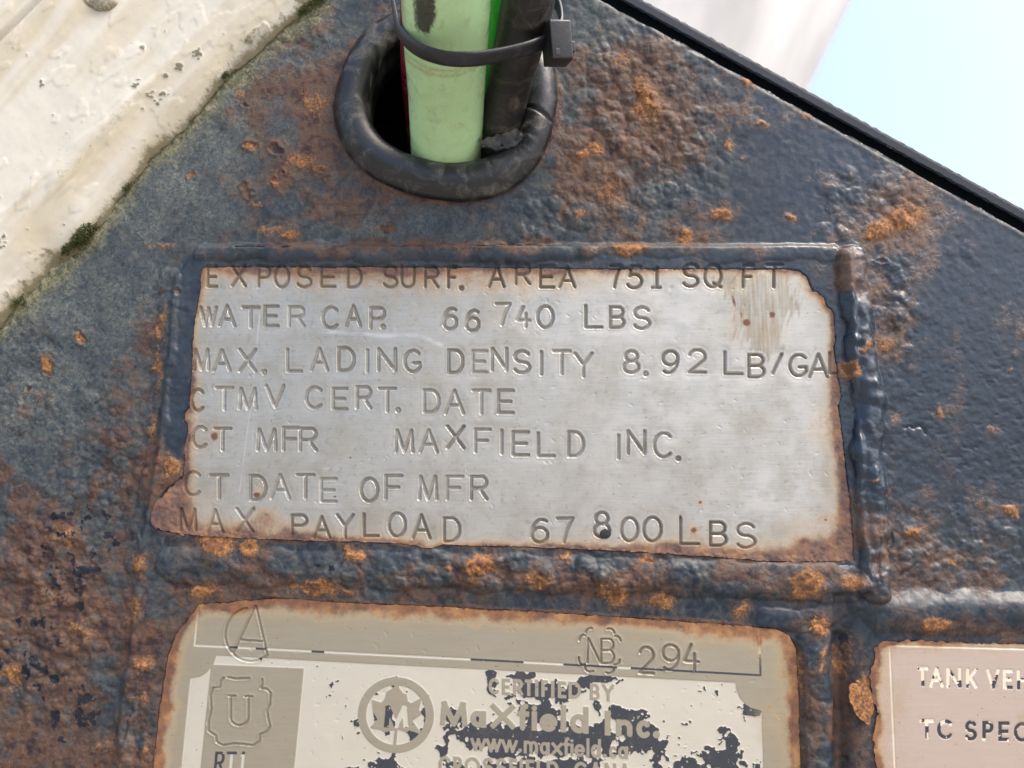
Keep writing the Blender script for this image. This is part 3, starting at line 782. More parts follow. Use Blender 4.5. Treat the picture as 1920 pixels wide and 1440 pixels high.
rust = rust - .45 * leftstrip; dust = dust * (1 - .8 * leftstrip)
attrs = dict(gloss=gloss, rust=rust, orange=orange, dust=dust, algae=algae, chip=chip)

plate = empty('mounting_plate', plane(960, 720, 0).tolist())
tag(plate, 'rusted and blistered black steel plate carrying all three nameplates', 'steel plate')
bead_c = sh.cells((segdist(X, Y, BEAD) < 31))
hor_c = sh.cells((np.abs(Y - 1146) < 32) & (X > 1655)) & ~bead_c
ver_c = sh.cells((np.abs(X - 1528) < 25) & (Y > 1195))
pad1_c = sh.cells((p1 < 0) & (Y < 1065)) & ~bead_c
pad3_c = sh.cells((p3 < 2) & (X > 1592)) & ~hor_c & ~bead_c & ~pad1_c
pad2_c = sh.cells((p2 < 2)) & ~ver_c & ~pad1_c & ~pad3_c & ~bead_c
rest = ~(bead_c | hor_c | ver_c | pad1_c | pad2_c | pad3_c)
sh.emit('plate_face', H, MAT_PLATE, attrs, rest, plate, skirt=-32)
for nm, m_ in (('nameplate_holder', pad1_c), ('nameplate_holder', pad2_c), ('nameplate_holder', pad3_c), ('weld_bead', bead_c), ('raised_rib', hor_c), ('raised_rib', ver_c)):
    sh.emit(nm, H, MAT_PLATE, attrs, m_, plate)

# ------------------------------------------------------------------ upper nameplate
sh1 = Sheet(262, 1606, 494, 1060, 1.5, 13.0)
X, Y = sh1.X, sh1.Y
o1 = np.zeros(X.shape, np.int32)
d1 = stamped1(X, Y, o1)
e1 = polysdf(X, Y, NP1)
fr = fbm(X, Y, 12, 3, 2)
sh1.cut(e1 + (fr - .5) * (3.0 + 9.0 * ((X < 345) & (Y > 890))) + (fbm(X, Y, 30, 3, 5) - .5) * 14 * ((X < 345) & (Y > 890)))
f40 = fbm(X, Y, 45, 4, 1); f120 = fbm(X, Y, 130, 4, 4); f15 = fbm(X, Y, 15, 3, 3)
_dv = np.random.RandomState(9).uniform(.72, 1.18, len(TEXT1) + len(DOTS1) + 2)
H1 = 13.0 + (f120 - .5) * .8 + (f40 - .5) * .25 + groove(d1, 4.4, 3.1) * _dv[o1] - .7 * np.exp(-(np.clip(d1, 0, None) / 7) ** 2)
for (x, y) in DOTS1:                                   # the full stops keep a little bead in the middle
    r = np.hypot(X - x, Y - y); H1 += 3.2 * np.exp(-(r / 2.3) ** 2)
# dings
_r = np.random.RandomState(3)
for i in range(170):
    x, y = _r.uniform(390, 1560), _r.uniform(520, 1010); a = _r.uniform(0, 3.14); L = _r.uniform(.3, 3.2); q = _r.uniform(1.0, 1.6)
    j0, j1 = int((y - 504) / 1.5), int((y - 484) / 1.5); i0, i1 = int((x - 272) / 1.5), int((x - 252) / 1.5)
    j0 = max(j0, 0); i0 = max(i0, 0)
    dd = segdist(X[j0:j1, i0:i1], Y[j0:j1, i0:i1], [(x - L * math.cos(a), y - L * math.sin(a)), (x + L * math.cos(a), y + L * math.sin(a))])
    H1[j0:j1, i0:i1] -= .6 * np.exp(-(dd / q) ** 2)
edge = -e1
wob = (f40 - .5) * 24 + (f15 - .5) * 8
stain = np.exp(-np.clip(edge + wob * .4, 0, None) / 12) * .85 + np.exp(-np.clip(X - (372 - (Y - 500) * .06) + wob * .8, 0, None) / 26) * .32 * sstep(620, 900, Y)
stain += np.exp(-np.clip((1022 + (X - 400) * .027 - Y) + wob, 0, None) / 26) * sstep(880, 1300, X) * .95 + np.exp(-np.clip((1012 + (X - 400) * .02 - Y) + wob, 0, None) / 16) * sstep(900, 500, X) * .75
stain += np.exp(-np.clip(Y - 500 + wob * .6, 0, None) / 30) * .80 * blobs(X, Y, [(640, 500, 330, 400, 1), (1000, 500, 120, 400, .7)])
stain += np.exp(-np.clip(1593 - X + (Y - 1050) * .07 + wob * .5, 0, None) / 20) * .85 * sstep(640, 760, Y)
stain += blobs(X + wob * .4, Y, [(310, 950, 40, 60, 1.5), (1560, 1035, 70, 34, .75), (1570, 620, 12, 60, .6), (1545, 560, 14, 24, .3), (1590, 1000, 18, 60, .6), (400, 930, 40, 40, .15)])
stain += blobs(X, Y, [(760, 555, 120, 30, .16), (900, 540, 260, 22, .22), (470, 990, 120, 26, .35), (1240, 1025, 60, 10, .3), (1500, 980, 40, 30, .15)])
stain += blobs(X, Y, [(362, 715, 12, 12, .3), (409, 814, 20, 26, .33), (485, 912, 22, 22, .3), (496, 965, 26, 20, .42), (1313, 942, 8, 8, .5), (1300, 995, 14, 14, .5), (1545, 972, 16, 12, .3), (1506, 1018, 12, 10, .4), (780, 600, 6, 6, .4), (1383, 914, 22, 16, .2), (1375, 600, 20, 60, .2), (1525, 810, 30, 30, .16)])
H1 += sstep(.75, 1.3, stain) * ((f15 - .5) * 3.5 + (fbm(X, Y, 6, 2, 5) - .5) * 1.6) * (d1 > 2)
spot = blobs(X, Y, [(402, 818, 8, 9, 1), (481, 928, 9, 6, 1), (500, 966, 10, 8, .55), (477, 952, 6, 12, .55), (1400, 605, 9, 8, 1), (1448, 590, 7, 7, 1), (1376, 565, 4, 16, .8, -15), (1390, 590, 4, 12, .6, -15), (1313, 942, 3.4, 3.4, 1), (1301, 994, 6, 6, 1),
                    (1505, 1018, 5, 5, .9), (1548, 975, 4, 3, .8), (1196, 606, 0.1, .1, 0), (628, 931, 3, 2, 1), (1276, 968, 4, 5, .8), (558, 857, 0.1, 0.1, 0), (1160, 1009, 3, 3, .8), (657, 858, 3, 3, .8)])
SCR = [(1320, 500), (1482, 500), (1502, 585), (1462, 606), (1470, 668), (1418, 670), (1388, 630), (1362, 560), (1352, 540), (1335, 507)]
scd = polysdf(X + (fbm(X * 2.2 + Y * .7, Y * .35, 16, 3, 5) - .5) * 36, Y + (fbm(X * 2.2 + Y * .7, Y * .35, 9, 2, 6) - .5) * 60, SCR)
scr = sstep(6, -8, scd)
gw = blobs(X, Y, [(1100, 520, 900, 36, 1), (500, 515, 300, 36, .8), (1400, 690, 260, 60, .85), (1150, 600, 160, 40, .5), (1130, 690, 130, 40, .45), (1320, 1000, 260, 60, .95), (700, 990, 400, 40, .65), (1100, 830, 160, 40, .40), (900, 830, 100, 40, .3), (1250, 840, 60, 50, .6)])
grime = np.clip(-d1 / 2.0, 0, 1) * (.24 + .70 * np.clip(gw, 0, 1))
grime = np.maximum(grime, .5 * np.exp(-(segdist(X, Y, [(1371, 531), (1386, 510)]) / 2) ** 2))
pale = blobs(X + wob, Y, [(1450, 920, 130, 80, .8), (1180, 600, 220, 60, .6), (1500, 760, 90, 200, .6), (1300, 760, 260, 160, .5)])
pale = np.maximum(pale, 1.2 * np.exp(-(segdist(X + wob * .6, Y + wob * .25, [(575, 600), (600, 622), (700, 628), (790, 630), (830, 648)]) / 4.0) ** 2))
for ln in ([(487, 590), (470, 760), (452, 900), (441, 985)], [(740, 615), (742, 690)], [(700, 600), (735, 560)]):
    pale = np.maximum(pale, 1.3 * np.exp(-(segdist(X, Y, ln) / .9) ** 2))
pale = np.clip(pale, 0, 1.6)
at1 = dict(stain=stain, grime=grime, scratch=scr, pale=pale, spot=spot)
np1 = empty('nameplate', plane(965, 775, 13).tolist())
tag(np1, 'stamped stainless nameplate reading exposed surface area, water capacity and payload', 'nameplate')
lc = sh1.cells(d1 < .4)
blackdot = sh1.cells(np.hypot(X - 1135, Y - 1001) < 10)
sh1.emit('plate_blank', H1, MAT_STEEL, at1, ~lc, np1, skirt=8)
oc = o1[:-1, :-1]
for k in range(1, len(TEXT1) + len(DOTS1) + 1):
    cm = lc & (np.maximum(np.maximum(o1[:-1, :-1], o1[1:, :-1]), np.maximum(o1[:-1, 1:], o1[1:, 1:])) == k)
    if (cm & sh1.keep).sum() > 8:
        sh1.emit('stamped_full_stop' if k > len(TEXT1) else 'stamped_character', H1, MAT_STEEL, at1, cm, np1)

# ------------------------------------------------------------------ certification nameplate
sh2 = Sheet(255, 1512, 1112, 1600, 1.5, 12.0)
X, Y = sh2.X, sh2.Y
f40 = fbm(X, Y, 45, 4, 2); f120 = fbm(X, Y, 130, 4, 5); f15 = fbm(X, Y, 15, 3, 4); f7 = fbm(X, Y, 7, 2, 1)
e2 = polysdf(X, Y, NP2)
sh2.cut(e2 + (f15 - .5) * 3.5)
def slope_y(x): return 1229 + (x - 406) * .0525            # top of the etched field
fieldp = polysdf(X, Y, [(406, 1229), (700, 1245), (1000, 1260), (1379, 1280)] + [(1427 - 48 * math.cos(a), 1280 + 51 * math.sin(a)) for a in (.3, .6, .9, 1.2, 1.5)] + [(1428, 1332), (1431, 1440), (1436, 1640), (318, 1640), (340, 1440), (357, 1272), (375, 1269), (388, 1261), (396, 1251), (401, 1244)])
ubox = polysdf(X, Y, [(396, 1246), (570, 1253), (552, 1440), (530, 1640), (352, 1640), (376, 1440)])
fld = np.maximum(fieldp, -ubox)                           # negative inside the etched field
o2 = np.zeros(X.shape, np.int32)
let = np.full(X.shape, 50.0, np.float32)
T2 = [('C',916,937,1271,1302,3.1),('E',941,957,1272,1303,3.1),('R',962,981,1273,1304,3.1),('T',984,999,1274,1305,3.1),('I',1003,1010,1274,1306,3.1),('F',1015,1028,1275,1307,3.1),('I',1033,1040,1276,1308,3.1),('E',1046,1062,1277,1309,3.1),('D',1066,1090,1278,1310,3.1),('B',1106,1125,1281,1313,3.1),('Y',1129,1152,1282,1315,3.1),
      ('M',825,877,1315,1361,5.2),('a',882,912,1332,1364,5.2),('X',920,966,1320,1366,5.2),('f',970,993,1319,1369,5.2),('i',995,1009,1321,1370,5.2),('e',1012,1045,1338,1372,5.2),('l',1050,1063,1321,1373,5.4),('d',1069,1104,1324,1375,5.2),('I',1133,1146,1332,1379,5.6),('n',1155,1186,1349,1381,5.2),('c',1193,1220,1350,1384,5.2),
      ('w',882,912,1384,1408,2.9),('w',911,941,1385,1410,2.9),('w',940,971,1387,1411,2.9),('m',982,1009,1389,1413,2.9),('a',1012,1031,1391,1415,2.9),('x',1034,1055,1392,1416,2.9),('f',1056,1069,1382,1417,2.9),('i',1069,1076,1385,1418,2.9),('e',1077,1097,1395,1419,2.9),('l',1099,1106,1384,1420,2.9),('d',1108,1127,1385,1421,2.9),('c',1142,1157,1398,1422,2.9),('a',1159,1178,1399,1423,2.9),
      ('C',822,846,1417,1452,3.2),('R',850,867,1418,1453,3.2),('O',871,901,1419,1454,3.2),('S',905,926,1420,1455,3.2),('S',930,951,1421,1456,3.2),('F',955,970,1422,1457,3.2),('I',974,981,1423,1458,3.2),('E',986,1002,1424,1459,3.2),('L',1006,1020,1425,1460,3.2),('D',1025,1048,1426,1461,3.2),('C',1076,1101,1428,1463,3.2),('A',1105,1129,1429,1464,3.2),('N',1134,1156,1430,1465,3.2),('A',1160,1183,1431,1466,3.2)]
for k, (ch, a, b, c, e, w) in enumerate(T2):
    glyph(X, Y, let, ch, a, b, c, e, w, True, slope=.04, own=o2, oid=k + 1)
DOT2 = [(1231, 1377, 7), (975, 1407, 3.8), (1134, 1417, 3.8)]
for k, (x, y, r) in enumerate(DOT2):
    glyph(X, Y, let, '.', x - r, x + r, y - r, y + r, r, own=o2, oid=len(T2) + k + 1)
# emblem: ring, maple leaf and M
CX, CY = 742.5, 1340.5
rr = np.hypot(X - CX, Y - CY)
ring = np.abs(rr - 63.5) - 7.8
LEAF = [(746, 1273), (749, 1290), (757, 1300), (763, 1301), (765, 1314), (771, 1318), (792, 1307), (786, 1330), (791, 1339), (774, 1351), (792, 1378), (768, 1369), (763, 1373), (746, 1368), (743, 1398), (737, 1398), (740, 1369),
        (720, 1373), (714, 1369), (693, 1365), (708, 1349), (699, 1333), (697, 1311), (715, 1317), (721, 1311), (725, 1297), (739, 1288)]
leaf = polysdf(X, Y, LEAF)
mlet = np.full(X.shape, 50.0, np.float32)
glyph(X, Y, mlet, 'M', 720, 766, 1323, 1364, 4.6, True)
leaf = np.maximum(leaf, -mlet)
raised = np.minimum(np.minimum(let, ring), leaf)
fld2 = np.maximum(fld, -raised)
# fine frame line
LINE = [(374, 1120), (365, 1210), (640, 1224), (880, 1236), (1120, 1249), (1426, 1266), (1424, 1172)]
lined = segdist(X, Y, LINE) - 2.0
fld2 = np.minimum(fld2, lined)
# RT1 in the box
rt = np.full(X.shape, 50.0, np.float32)
for ch, a, b in (('R', 402, 421), ('T', 424, 443), ('1', 448, 462)):
    glyph(X, Y, rt, ch, a, b, 1409, 1450, 2.6, True, shear=.08)
fld2 = np.minimum(fld2, rt)
# punched marks
def cat(pts): return pts
MARKS = {
 'circle_a_mark': [[(478, 1137), (437, 1224)], [(480, 1137), (501, 1229)], [(448, 1200), (495, 1203)], arc(470, 1190, 48, 50, 255, 30 - 360 + 360, 24) if False else arc(470, 1190, 48, 50, 262, 50, 24)],
 'u_mark': [[(432, 1305), (432, 1348)] + arc(448.5, 1346, 16.5, 14, 180, 0) + [(465, 1305)], [(428, 1305), (441, 1305)], [(459, 1306), (473, 1306)]],
 'clover_mark': [[(491, 1274), (491, 1285), (488, 1291), (500, 1292), (507, 1300), (506, 1320), (500, 1333), (503, 1350), (506, 1362), (500, 1372), (487, 1378), (486, 1390), (475, 1398), (460, 1396), (440, 1394), (418, 1398), (406, 1391), (404, 1379), (391, 1371), (390, 1354), (396, 1330), (394, 1304), (399, 1290), (412, 1289), (413, 1278), (419, 1271)], [(427, 1270), (442, 1273), (467, 1272)]],
 'nb_mark': [[(1101, 1243), (1103, 1197)], [(1103, 1197), (1125, 1242)], [(1127, 1243), (1127, 1198)], [(1127, 1198), (1140, 1198)] + arc(1140, 1209, 10, 11, -90, 90) + [(1127, 1220)], [(1127, 1220), (1142, 1220)] + arc(1142, 1232, 9, 12, -90, 90) + [(1126, 1244)],
             arc(1107, 1187, 9, 9, 180, 290), arc(1142, 1189, 10, 10, 250, 350), arc(1094, 1201, 8, 10, 180, 290), arc(1155, 1202, 8, 9, 250, 360), arc(1093, 1235, 8, 12, 190, 60), arc(1153, 1237, 9, 10, 0, 100), arc(1107, 1252, 10, 8, 180, 60), arc(1142, 1254, 9, 9, 0, 130)],
}
N294 = [('2', 1196, 1228, 1211, 1265), ('9', 1240, 1275, 1207, 1259), ('4', 1280, 1312, 1206, 1259)]
pun = np.full(X.shape, 50.0, np.float32); o3 = np.zeros(X.shape, np.int32)
for k, (nm, polys) in enumerate(MARKS.items()):
    dm = np.full(X.shape, 50.0, np.float32)
    for p in polys: dm = np.minimum(dm, segdist(X, Y, p) - 1.9)
    o3 = np.where((dm < pun) & (dm < 1), k + 1, o3); pun = np.minimum(pun, dm)
for k, (ch, a, b, c, e) in enumerate(N294):
    glyph(X, Y, pun, ch, a, b, c, e, 2.7, slope=.05, own=o3, oid=10 + k)
H2 = 12.0 + (f120 - .5) * 1.2 + (f40 - .5) * .3 - .6 * sstep(.8, -.8, fld2)
H2 += groove(pun, 3.0, 2.2)
for i in range(90):
    x, y = _r.uniform(330, 1470), _r.uniform(1160, 1440); a = _r.uniform(0, 3.14); L = _r.uniform(.3, 2.6)
    j0, j1 = max(int((y - 1122) / 1.5), 0), int((y - 1102) / 1.5); i0, i1 = max(int((x - 265) / 1.5), 0), int((x - 245) / 1.5)
    dd = segdist(X[j0:j1, i0:i1], Y[j0:j1, i0:i1], [(x - L * math.cos(a), y - L * math.sin(a)), (x + L * math.cos(a), y + L * math.sin(a))])
    H2[j0:j1, i0:i1] -= .55 * np.exp(-(dd / 1.4) ** 2)
# worn black fill
KB = [(930, 1385, 130, 34, 1), (1080, 1392, 120, 34, 1), (1180, 1392, 60, 40, .95), (1000, 1335, 60, 30, .8), (1010, 1296, 46, 22, .95), (1070, 1300, 40, 26, .75), (925, 1290, 16, 24, .6), (1120, 1272, 40, 11, 1), (980, 1264, 18, 14, .95), (1160, 1345, 34, 18, .7), (1120, 1330, 24, 30, .6),
      (917, 1258, 12, 7, .9), (920, 1275, 5, 16, .8), (1408, 1320, 26, 26, 1.0), (1393, 1350, 12, 40, .85), (1370, 1385, 22, 22, .9), (1340, 1420, 40, 18, .9), (1300, 1440, 40, 20, .9), (1230, 1410, 24, 40, .7), (725, 1432, 46, 20, 1), (830, 1400, 20, 36, .8), (850, 1350, 36, 16, .66), (1000, 1440, 200, 16, .9), (1270, 1500, 300, 60, .9), (900, 1520, 300, 60, .8), (800, 1365, 26, 20, .5),
      (712, 1352, 14, 26, 1.05), (724, 1345, 6, 30, .9), (738, 1285, 8, 14, .8), (793, 1318, 7, 22, .9), (773, 1380, 12, 14, .95), (700, 1303, 10, 8, .6), (720, 1380, 12, 8, .5), (728, 1344, 10, 26, .95)]
KW = [(858, 1402, 22, 20, 1), (829, 1386, 10, 16, .9), (800, 1425, 28, 16, 1), (910, 1412, 14, 16, .8), (1157, 1392, 14, 14, .8), (1160, 1430, 26, 12, .8), (880, 1428, 14, 10, .6), (755, 1425, 10, 10, .9), (1000, 1315, 10, 14, .6), (960, 1345, 14, 14, .6), (1100, 1330, 20, 30, .6), (1130, 1300, 20, 20, .5), (1395, 1362, 22, 22, .9), (1130, 1285, 20, 10, .4), (820, 1440, 30, 20, .5)]
flake = blobs(X + (f40 - .5) * 30, Y + (f120 - .5) * 30, KB) - blobs(X + (f15 - .5) * 16, Y + (f40 - .5) * 16, KW) * .75 - .36 + (f40 - .5) * .7 + (f15 - .5) * .8 + (f7 - .5) * .5
# black stretches of the frame line and of RT1
blk = np.full(X.shape, -1.0, np.float32)
for a, b in ((429, 447), (479, 499), (584, 609), (882, 982), (1056, 1157), (1183, 1432)):
    blk = np.maximum(blk, np.where((X > a) & (X < b), 1, -1))
blk = np.where((X > 1420) & (Y < 1225), -1, blk)
flake = np.where(lined < 2.5, blk * .3, flake)
flake = np.where(rt < 2.5, np.where((X < 423) | (Y < 1415), .3, -.3), flake)
flake = np.where((X < 575) & (Y > 1240) & (rt > 2.5), -.3, flake)
flake = np.where((Y > 1235) & (X > 575) & (X < 690), np.minimum(flake, -.2 + (f15 - .62) * 2), flake)
H2 += .8 * sstep(-.03, .03, flake) * sstep(.8, -.8, fld2)
wob = (f40 - .5) * 22 + (f15 - .5) * 10
stain2 = np.exp(-np.clip(-e2 + wob * .8 - 2, 0, None) / 17) * .82
stain2 += np.exp(-np.clip(Y - (1122 + (X - 500) * .053) + wob, 0, None) / 26) * .42
stain2 += np.exp(-np.clip(1492 - X + wob * .5, 0, None) / 26) * .62 + np.exp(-np.clip(X - (300 + (1440 - Y) * .14) + wob * .6, 0, None) / 24) * .40
stain2 += blobs(X, Y, [(460, 1130, 60, 26, .35), (560, 1150, 120, 30, .18), (1440, 1340, 30, 60, .16), (1443, 1325, 4, 5, .6), (1375, 1185, 60, 26, .3), (820, 1160, 160, 20, .18), (1424, 1190, 5, 36, .5), (950, 1260, 40, 10, .05)])
grime2 = np.clip(-pun / 1.2, 0, 1) * (.12 + .40 * (X > 1000) + .25 * (Y < 1160))
at2_ = dict(field=-fld2, flake=flake, stain=stain2, grime=grime2)
np2 = empty('nameplate', plane(890, 1300, 12).tolist())
tag(np2, 'etched certification nameplate with round maple leaf emblem and flaking black lettering panel', 'nameplate')
lc2 = sh2.cells(let < .2); leafc = sh2.cells(leaf < .2); ringc = sh2.cells(ring < .2) & ~leafc; pc = sh2.cells(pun < .4) & ~lc2
sh2.emit('plate_blank', H2, MAT_CERT, at2_, ~(lc2 | leafc | ringc | pc), np2, skirt=8)
omax = np.maximum(np.maximum(o2[:-1, :-1], o2[1:, :-1]), np.maximum(o2[:-1, 1:], o2[1:, 1:]))
for k in range(1, len(T2) + len(DOT2) + 1):
    cm = lc2 & (omax == k)
    if (cm & sh2.keep).sum() > 6:
        sh2.emit('raised_full_stop' if k > len(T2) else 'raised_letter', H2, MAT_CERT, at2_, cm, np2)
em = sh2.emit('emblem_ring', H2, MAT_CERT, at2_, ringc, np2)
sh2.emit('maple_leaf', H2, MAT_CERT, at2_, leafc, em)
pmax = np.maximum(np.maximum(o3[:-1, :-1], o3[1:, :-1]), np.maximum(o3[:-1, 1:], o3[1:, 1:]))
for k, nm in list(enumerate(['circle_a_mark', 'u_mark', 'clover_mark', 'nb_mark'], 1)) + [(10, 'stamped_character'), (11, 'stamped_character'), (12, 'stamped_character')]:
    sh2.emit(nm, H2, MAT_CERT, at2_, pc & (pmax == k), np2)

# ------------------------------------------------------------------ tank vehicle nameplate
sh3 = Sheet(1622, 2090, 1196, 1600, 1.5, 12.0)
X, Y = sh3.X, sh3.Y
f40 = fbm(X, Y, 45, 4, 3); f15 = fbm(X, Y, 15, 3, 5); f120 = fbm(X, Y, 130, 3, 6); f9 = fbm(X, Y, 9, 3, 7)
e3 = polysdf(X, Y, NP3); sh3.cut(e3 + (f15 - .5) * 7 * (X < 1800) + (f9 - .5) * 6)
o4 = np.zeros(X.shape, np.int32); l3 = np.full(X.shape, 50.0, np.float32)
T3 = [('T',1720,1741,1250,1287,3.0),('A',1743,1770,1251,1288,3.0),('N',1775,1803,1252,1289,3.0),('K',1812,1833,1253,1290,3.0),('V',1850,1875,1254,1291,3.0),('E',1881,1899,1255,1292,3.0),('H',1907,1931,1256,1293,3.0),
      ('T',1725,1751,1348,1385,3.3),('C',1757,1787,1349,1386,3.3),('S',1809,1832,1351,1389,3.3),('P',1842,1863,1352,1388,3.3),('E',1872,1893,1353,1390,3.3),('C',1901,1930,1354,1391,3.3)]
for k, (ch, a, b, c, e, w) in enumerate(T3):
    glyph(X, Y, l3, ch, a, b, c, e, w, True, own=o4, oid=k + 1)
ln3 = np.minimum(segdist(X, Y, [(1668, 1210), (2100, 1222)]), segdist(X, Y, [(1668, 1210), (1678, 1440), (1684, 1640)])) - 1.6
fl3 = np.where(ln3 < 2.5, -.3, np.where(Y < 1320, (f9 - .56) * 1.4 + (Y - 1278) * .012, (f9 - .42) * 1.4 + np.where(X < 1790, (Y - 1366) * .010, .12)))
H3 = 12.0 + (f120 - .5) * 1.0 - .8 * sstep(.8, -.8, np.minimum(l3, ln3))
wob = (f40 - .5) * 26 + (f15 - .5) * 10
st3 = np.exp(-np.clip(-e3 + wob * .4, 0, None) / 8) * .75 + np.exp(-np.clip(X - 1640 + wob, 0, None) / 22) * .55 + np.exp(-np.clip(Y - 1204 + wob * .5, 0, None) / 12) * .3 + blobs(X, Y, [(1690, 1330, 22, 70, .22), (1915, 1345, 14, 14, .3)])
at3 = dict(field=-np.minimum(l3, ln3), flake=fl3, stain=st3, grime=np.zeros_like(X))
np3 = empty('nameplate', plane(1800, 1330, 12).tolist())
tag(np3, 'pinkish steel nameplate reading TANK VEH and TC SPEC in worn dark print', 'nameplate')
lc3 = sh3.cells(l3 < .4)
sh3.emit('plate_blank', H3, MAT_TANKPLATE, at3, ~lc3, np3, skirt=8)
omax = np.maximum(np.maximum(o4[:-1, :-1], o4[1:, :-1]), np.maximum(o4[:-1, 1:], o4[1:, 1:]))
for k in range(1, len(T3) + 1):
    sh3.emit('etched_letter', H3, MAT_TANKPLATE, at3, lc3 & (omax == k), np3)

# ------------------------------------------------------------------ cream tank shell at the upper left
sh4 = Sheet(-170, 720, -170, 720, 2.5, 20.0)
X, Y = sh4.X, sh4.Y
d4 = shell_dist(X, Y)
f20 = fbm(X, Y, 20, 3, 2); f60 = fbm(X, Y, 60, 4, 3); f150 = fbm(X, Y, 170, 4, 4); f8 = fbm(X, Y, 8, 2, 6)
ax, ay = (X - Y * .0) , Y
u = (X * .66 - Y * .75); v = (X * .75 + Y * .66)              # along / across the joint
run = fbm(u * .14, v * 1.5, 60, 4, 5); run2 = fbm(u * .25, v * 1.5, 34, 3, 1)
sh4.cut(d4 + (f20 - .5) * 9 + (f60 - .5) * 6)
inn = np.clip(-d4, 0, None)
H4 = 4 + 16 * (1 - np.exp(-inn / 16)) + 20 * (1 - np.exp(-inn / 110)) + (f150 - .5) * 7 + (run - .5) * 3 * sstep(10, 60, inn) + (f20 - .5) * .5 + (f8 - .5) * .2
seam = segdist(X, Y, [(110, -20), (85, 8), (0, 93), (-200, 300)])
side = ((X - 85) * 1 + (Y - 8) * 1) < 0
H4 += np.where(side, 6, 0) - 7 * np.exp(-(seam / 3.0) ** 2)
crust = np.exp(-((inn - 90) / 40) ** 2) * sstep(.5, .72, run2)
H4 += crust * 3.5
LIC0 = [(372, 106, 10, 8), (343, 131, 12, 8), (296, 192, 18, 10), (262, 160, 12, 6), (285, 180, 7, 6), (310, 180, 8, 6), (402, 170, 9, 7), (415, 160, 6, 6), (5, 455, 12, 10), (88, 165, 5, 6), (316, 145, 5, 5), (272, 95, 3, 6)]
_q = np.random.RandomState(21); LIC = []
for a, b, c, e in LIC0:
    for i in range(9 if c > 8 else 4):
        r1, r2 = _q.randn(2) * .62
        LIC.append((a + r1 * c * .75 - r2 * e * .5, b - r1 * c * .55 - r2 * e * .7, _q.uniform(1.5, 5.5), _q.uniform(1.5, 4.5)))
for i in range(60):
    LIC.append((_q.uniform(-20, 520), _q.uniform(-20, 480), _q.uniform(.8, 1.8), _q.uniform(.8, 1.8)))
lich = blobs(X, Y, [(a, b, c * 1.25, e * 1.25, 1) for a, b, c, e in LIC]) * (.55 + .8 * f8)
H4 += 1.6 * sstep(.3, .8, lich) * (f8 + .3)
H4 += 1.0 * sstep(.60, .65, fbm(u * .5, v * 1.2, 40, 4, 3))
yel = sstep(.36, .72, run) * .75 + blobs(X, Y, [(110, 60, 60, 160, .45, 42), (180, 290, 30, 150, .5, 42), (20, 160, 60, 60, .4), (60, 420, 40, 60, .5), (290, 130, 30, 30, .45)]) + .3 * sstep(60, 10, inn)
dirt = np.exp(-inn / 16) * 1.25 * (.3 + f60) + .22 * np.exp(-inn / 60) * sstep(.45, .7, f20 * .5 + f60 * .5) + .35 * crust + .25 * np.exp(-(seam / 5) ** 2)
slab = segdist(X + (f20 - .5) * 8, Y, [(470, 74), (495, 50)]); H4 += 3 * sstep(10, 6, slab)
dirt = np.maximum(dirt, .5 * sstep(10, 7, slab))
dirt = np.maximum(dirt, .8 * np.exp(-((np.hypot(X - 193, (Y - 2) * 1.25) - 28) / 6) ** 2)); yel = yel + .8 * np.exp(-(np.hypot(X - 193, Y - 8) / 44) ** 2)
dirt = dirt + .30 * sstep(.60, .72, f8 * .6 + f20 * .4) * np.exp(-inn / 130)
shell = empty('tank_shell', plane(250, 150, 20).tolist())
tag(shell, 'cream painted steel shell with yellow stains and lichen spots, upper left', 'tank shell')
upc = sh4.cells(side)
at4 = dict(yellow=yel, lichen=lich, dirt=dirt)
sh4.emit('shell_wall', H4, MAT_CREAM, at4, ~upc, shell, skirt=-30)
sh4.emit('upper_panel', H4, MAT_CREAM, at4, upc, shell, skirt=-30)

# domed rivet head under old sealant
def dome(name, x, y, h0, rx, ry, hh, mat, parent, attrs=(), n=28, k=12, lump=.12):
    th = np.linspace(0, 2 * np.pi, n, endpoint=False); co = []
    for i in range(k + 1):
        p = i / k * math.pi / 2
        q = 1 + lump * np.sin(3 * th + 1) * math.cos(p) * .4 + lump * np.sin(7 * th) * .3
        c = plane(x + rx * math.cos(p) * np.cos(th) * q, y + ry * math.cos(p) * np.sin(th) * q, h0)
        c[:, 1] = -(h0 + hh * math.sin(p)) * S
        co.append(c)
    co = np.concatenate(co)
    q = [(i * n + j, i * n + (j + 1) % n, (i + 1) * n + (j + 1) % n, (i + 1) * n + j) for i in range(k) for j in range(n)]
    q = [t[::-1] for t in q]
    return np_mesh(name, co, q, mat, {a: np.full(len(co), b) for a, b in attrs}, parent)
dome('rivet_head', 193, 2, 36, 26, 20, 14, MAT_CREAM, shell, (('yellow', .6), ('lichen', .0), ('dirt', .62)))

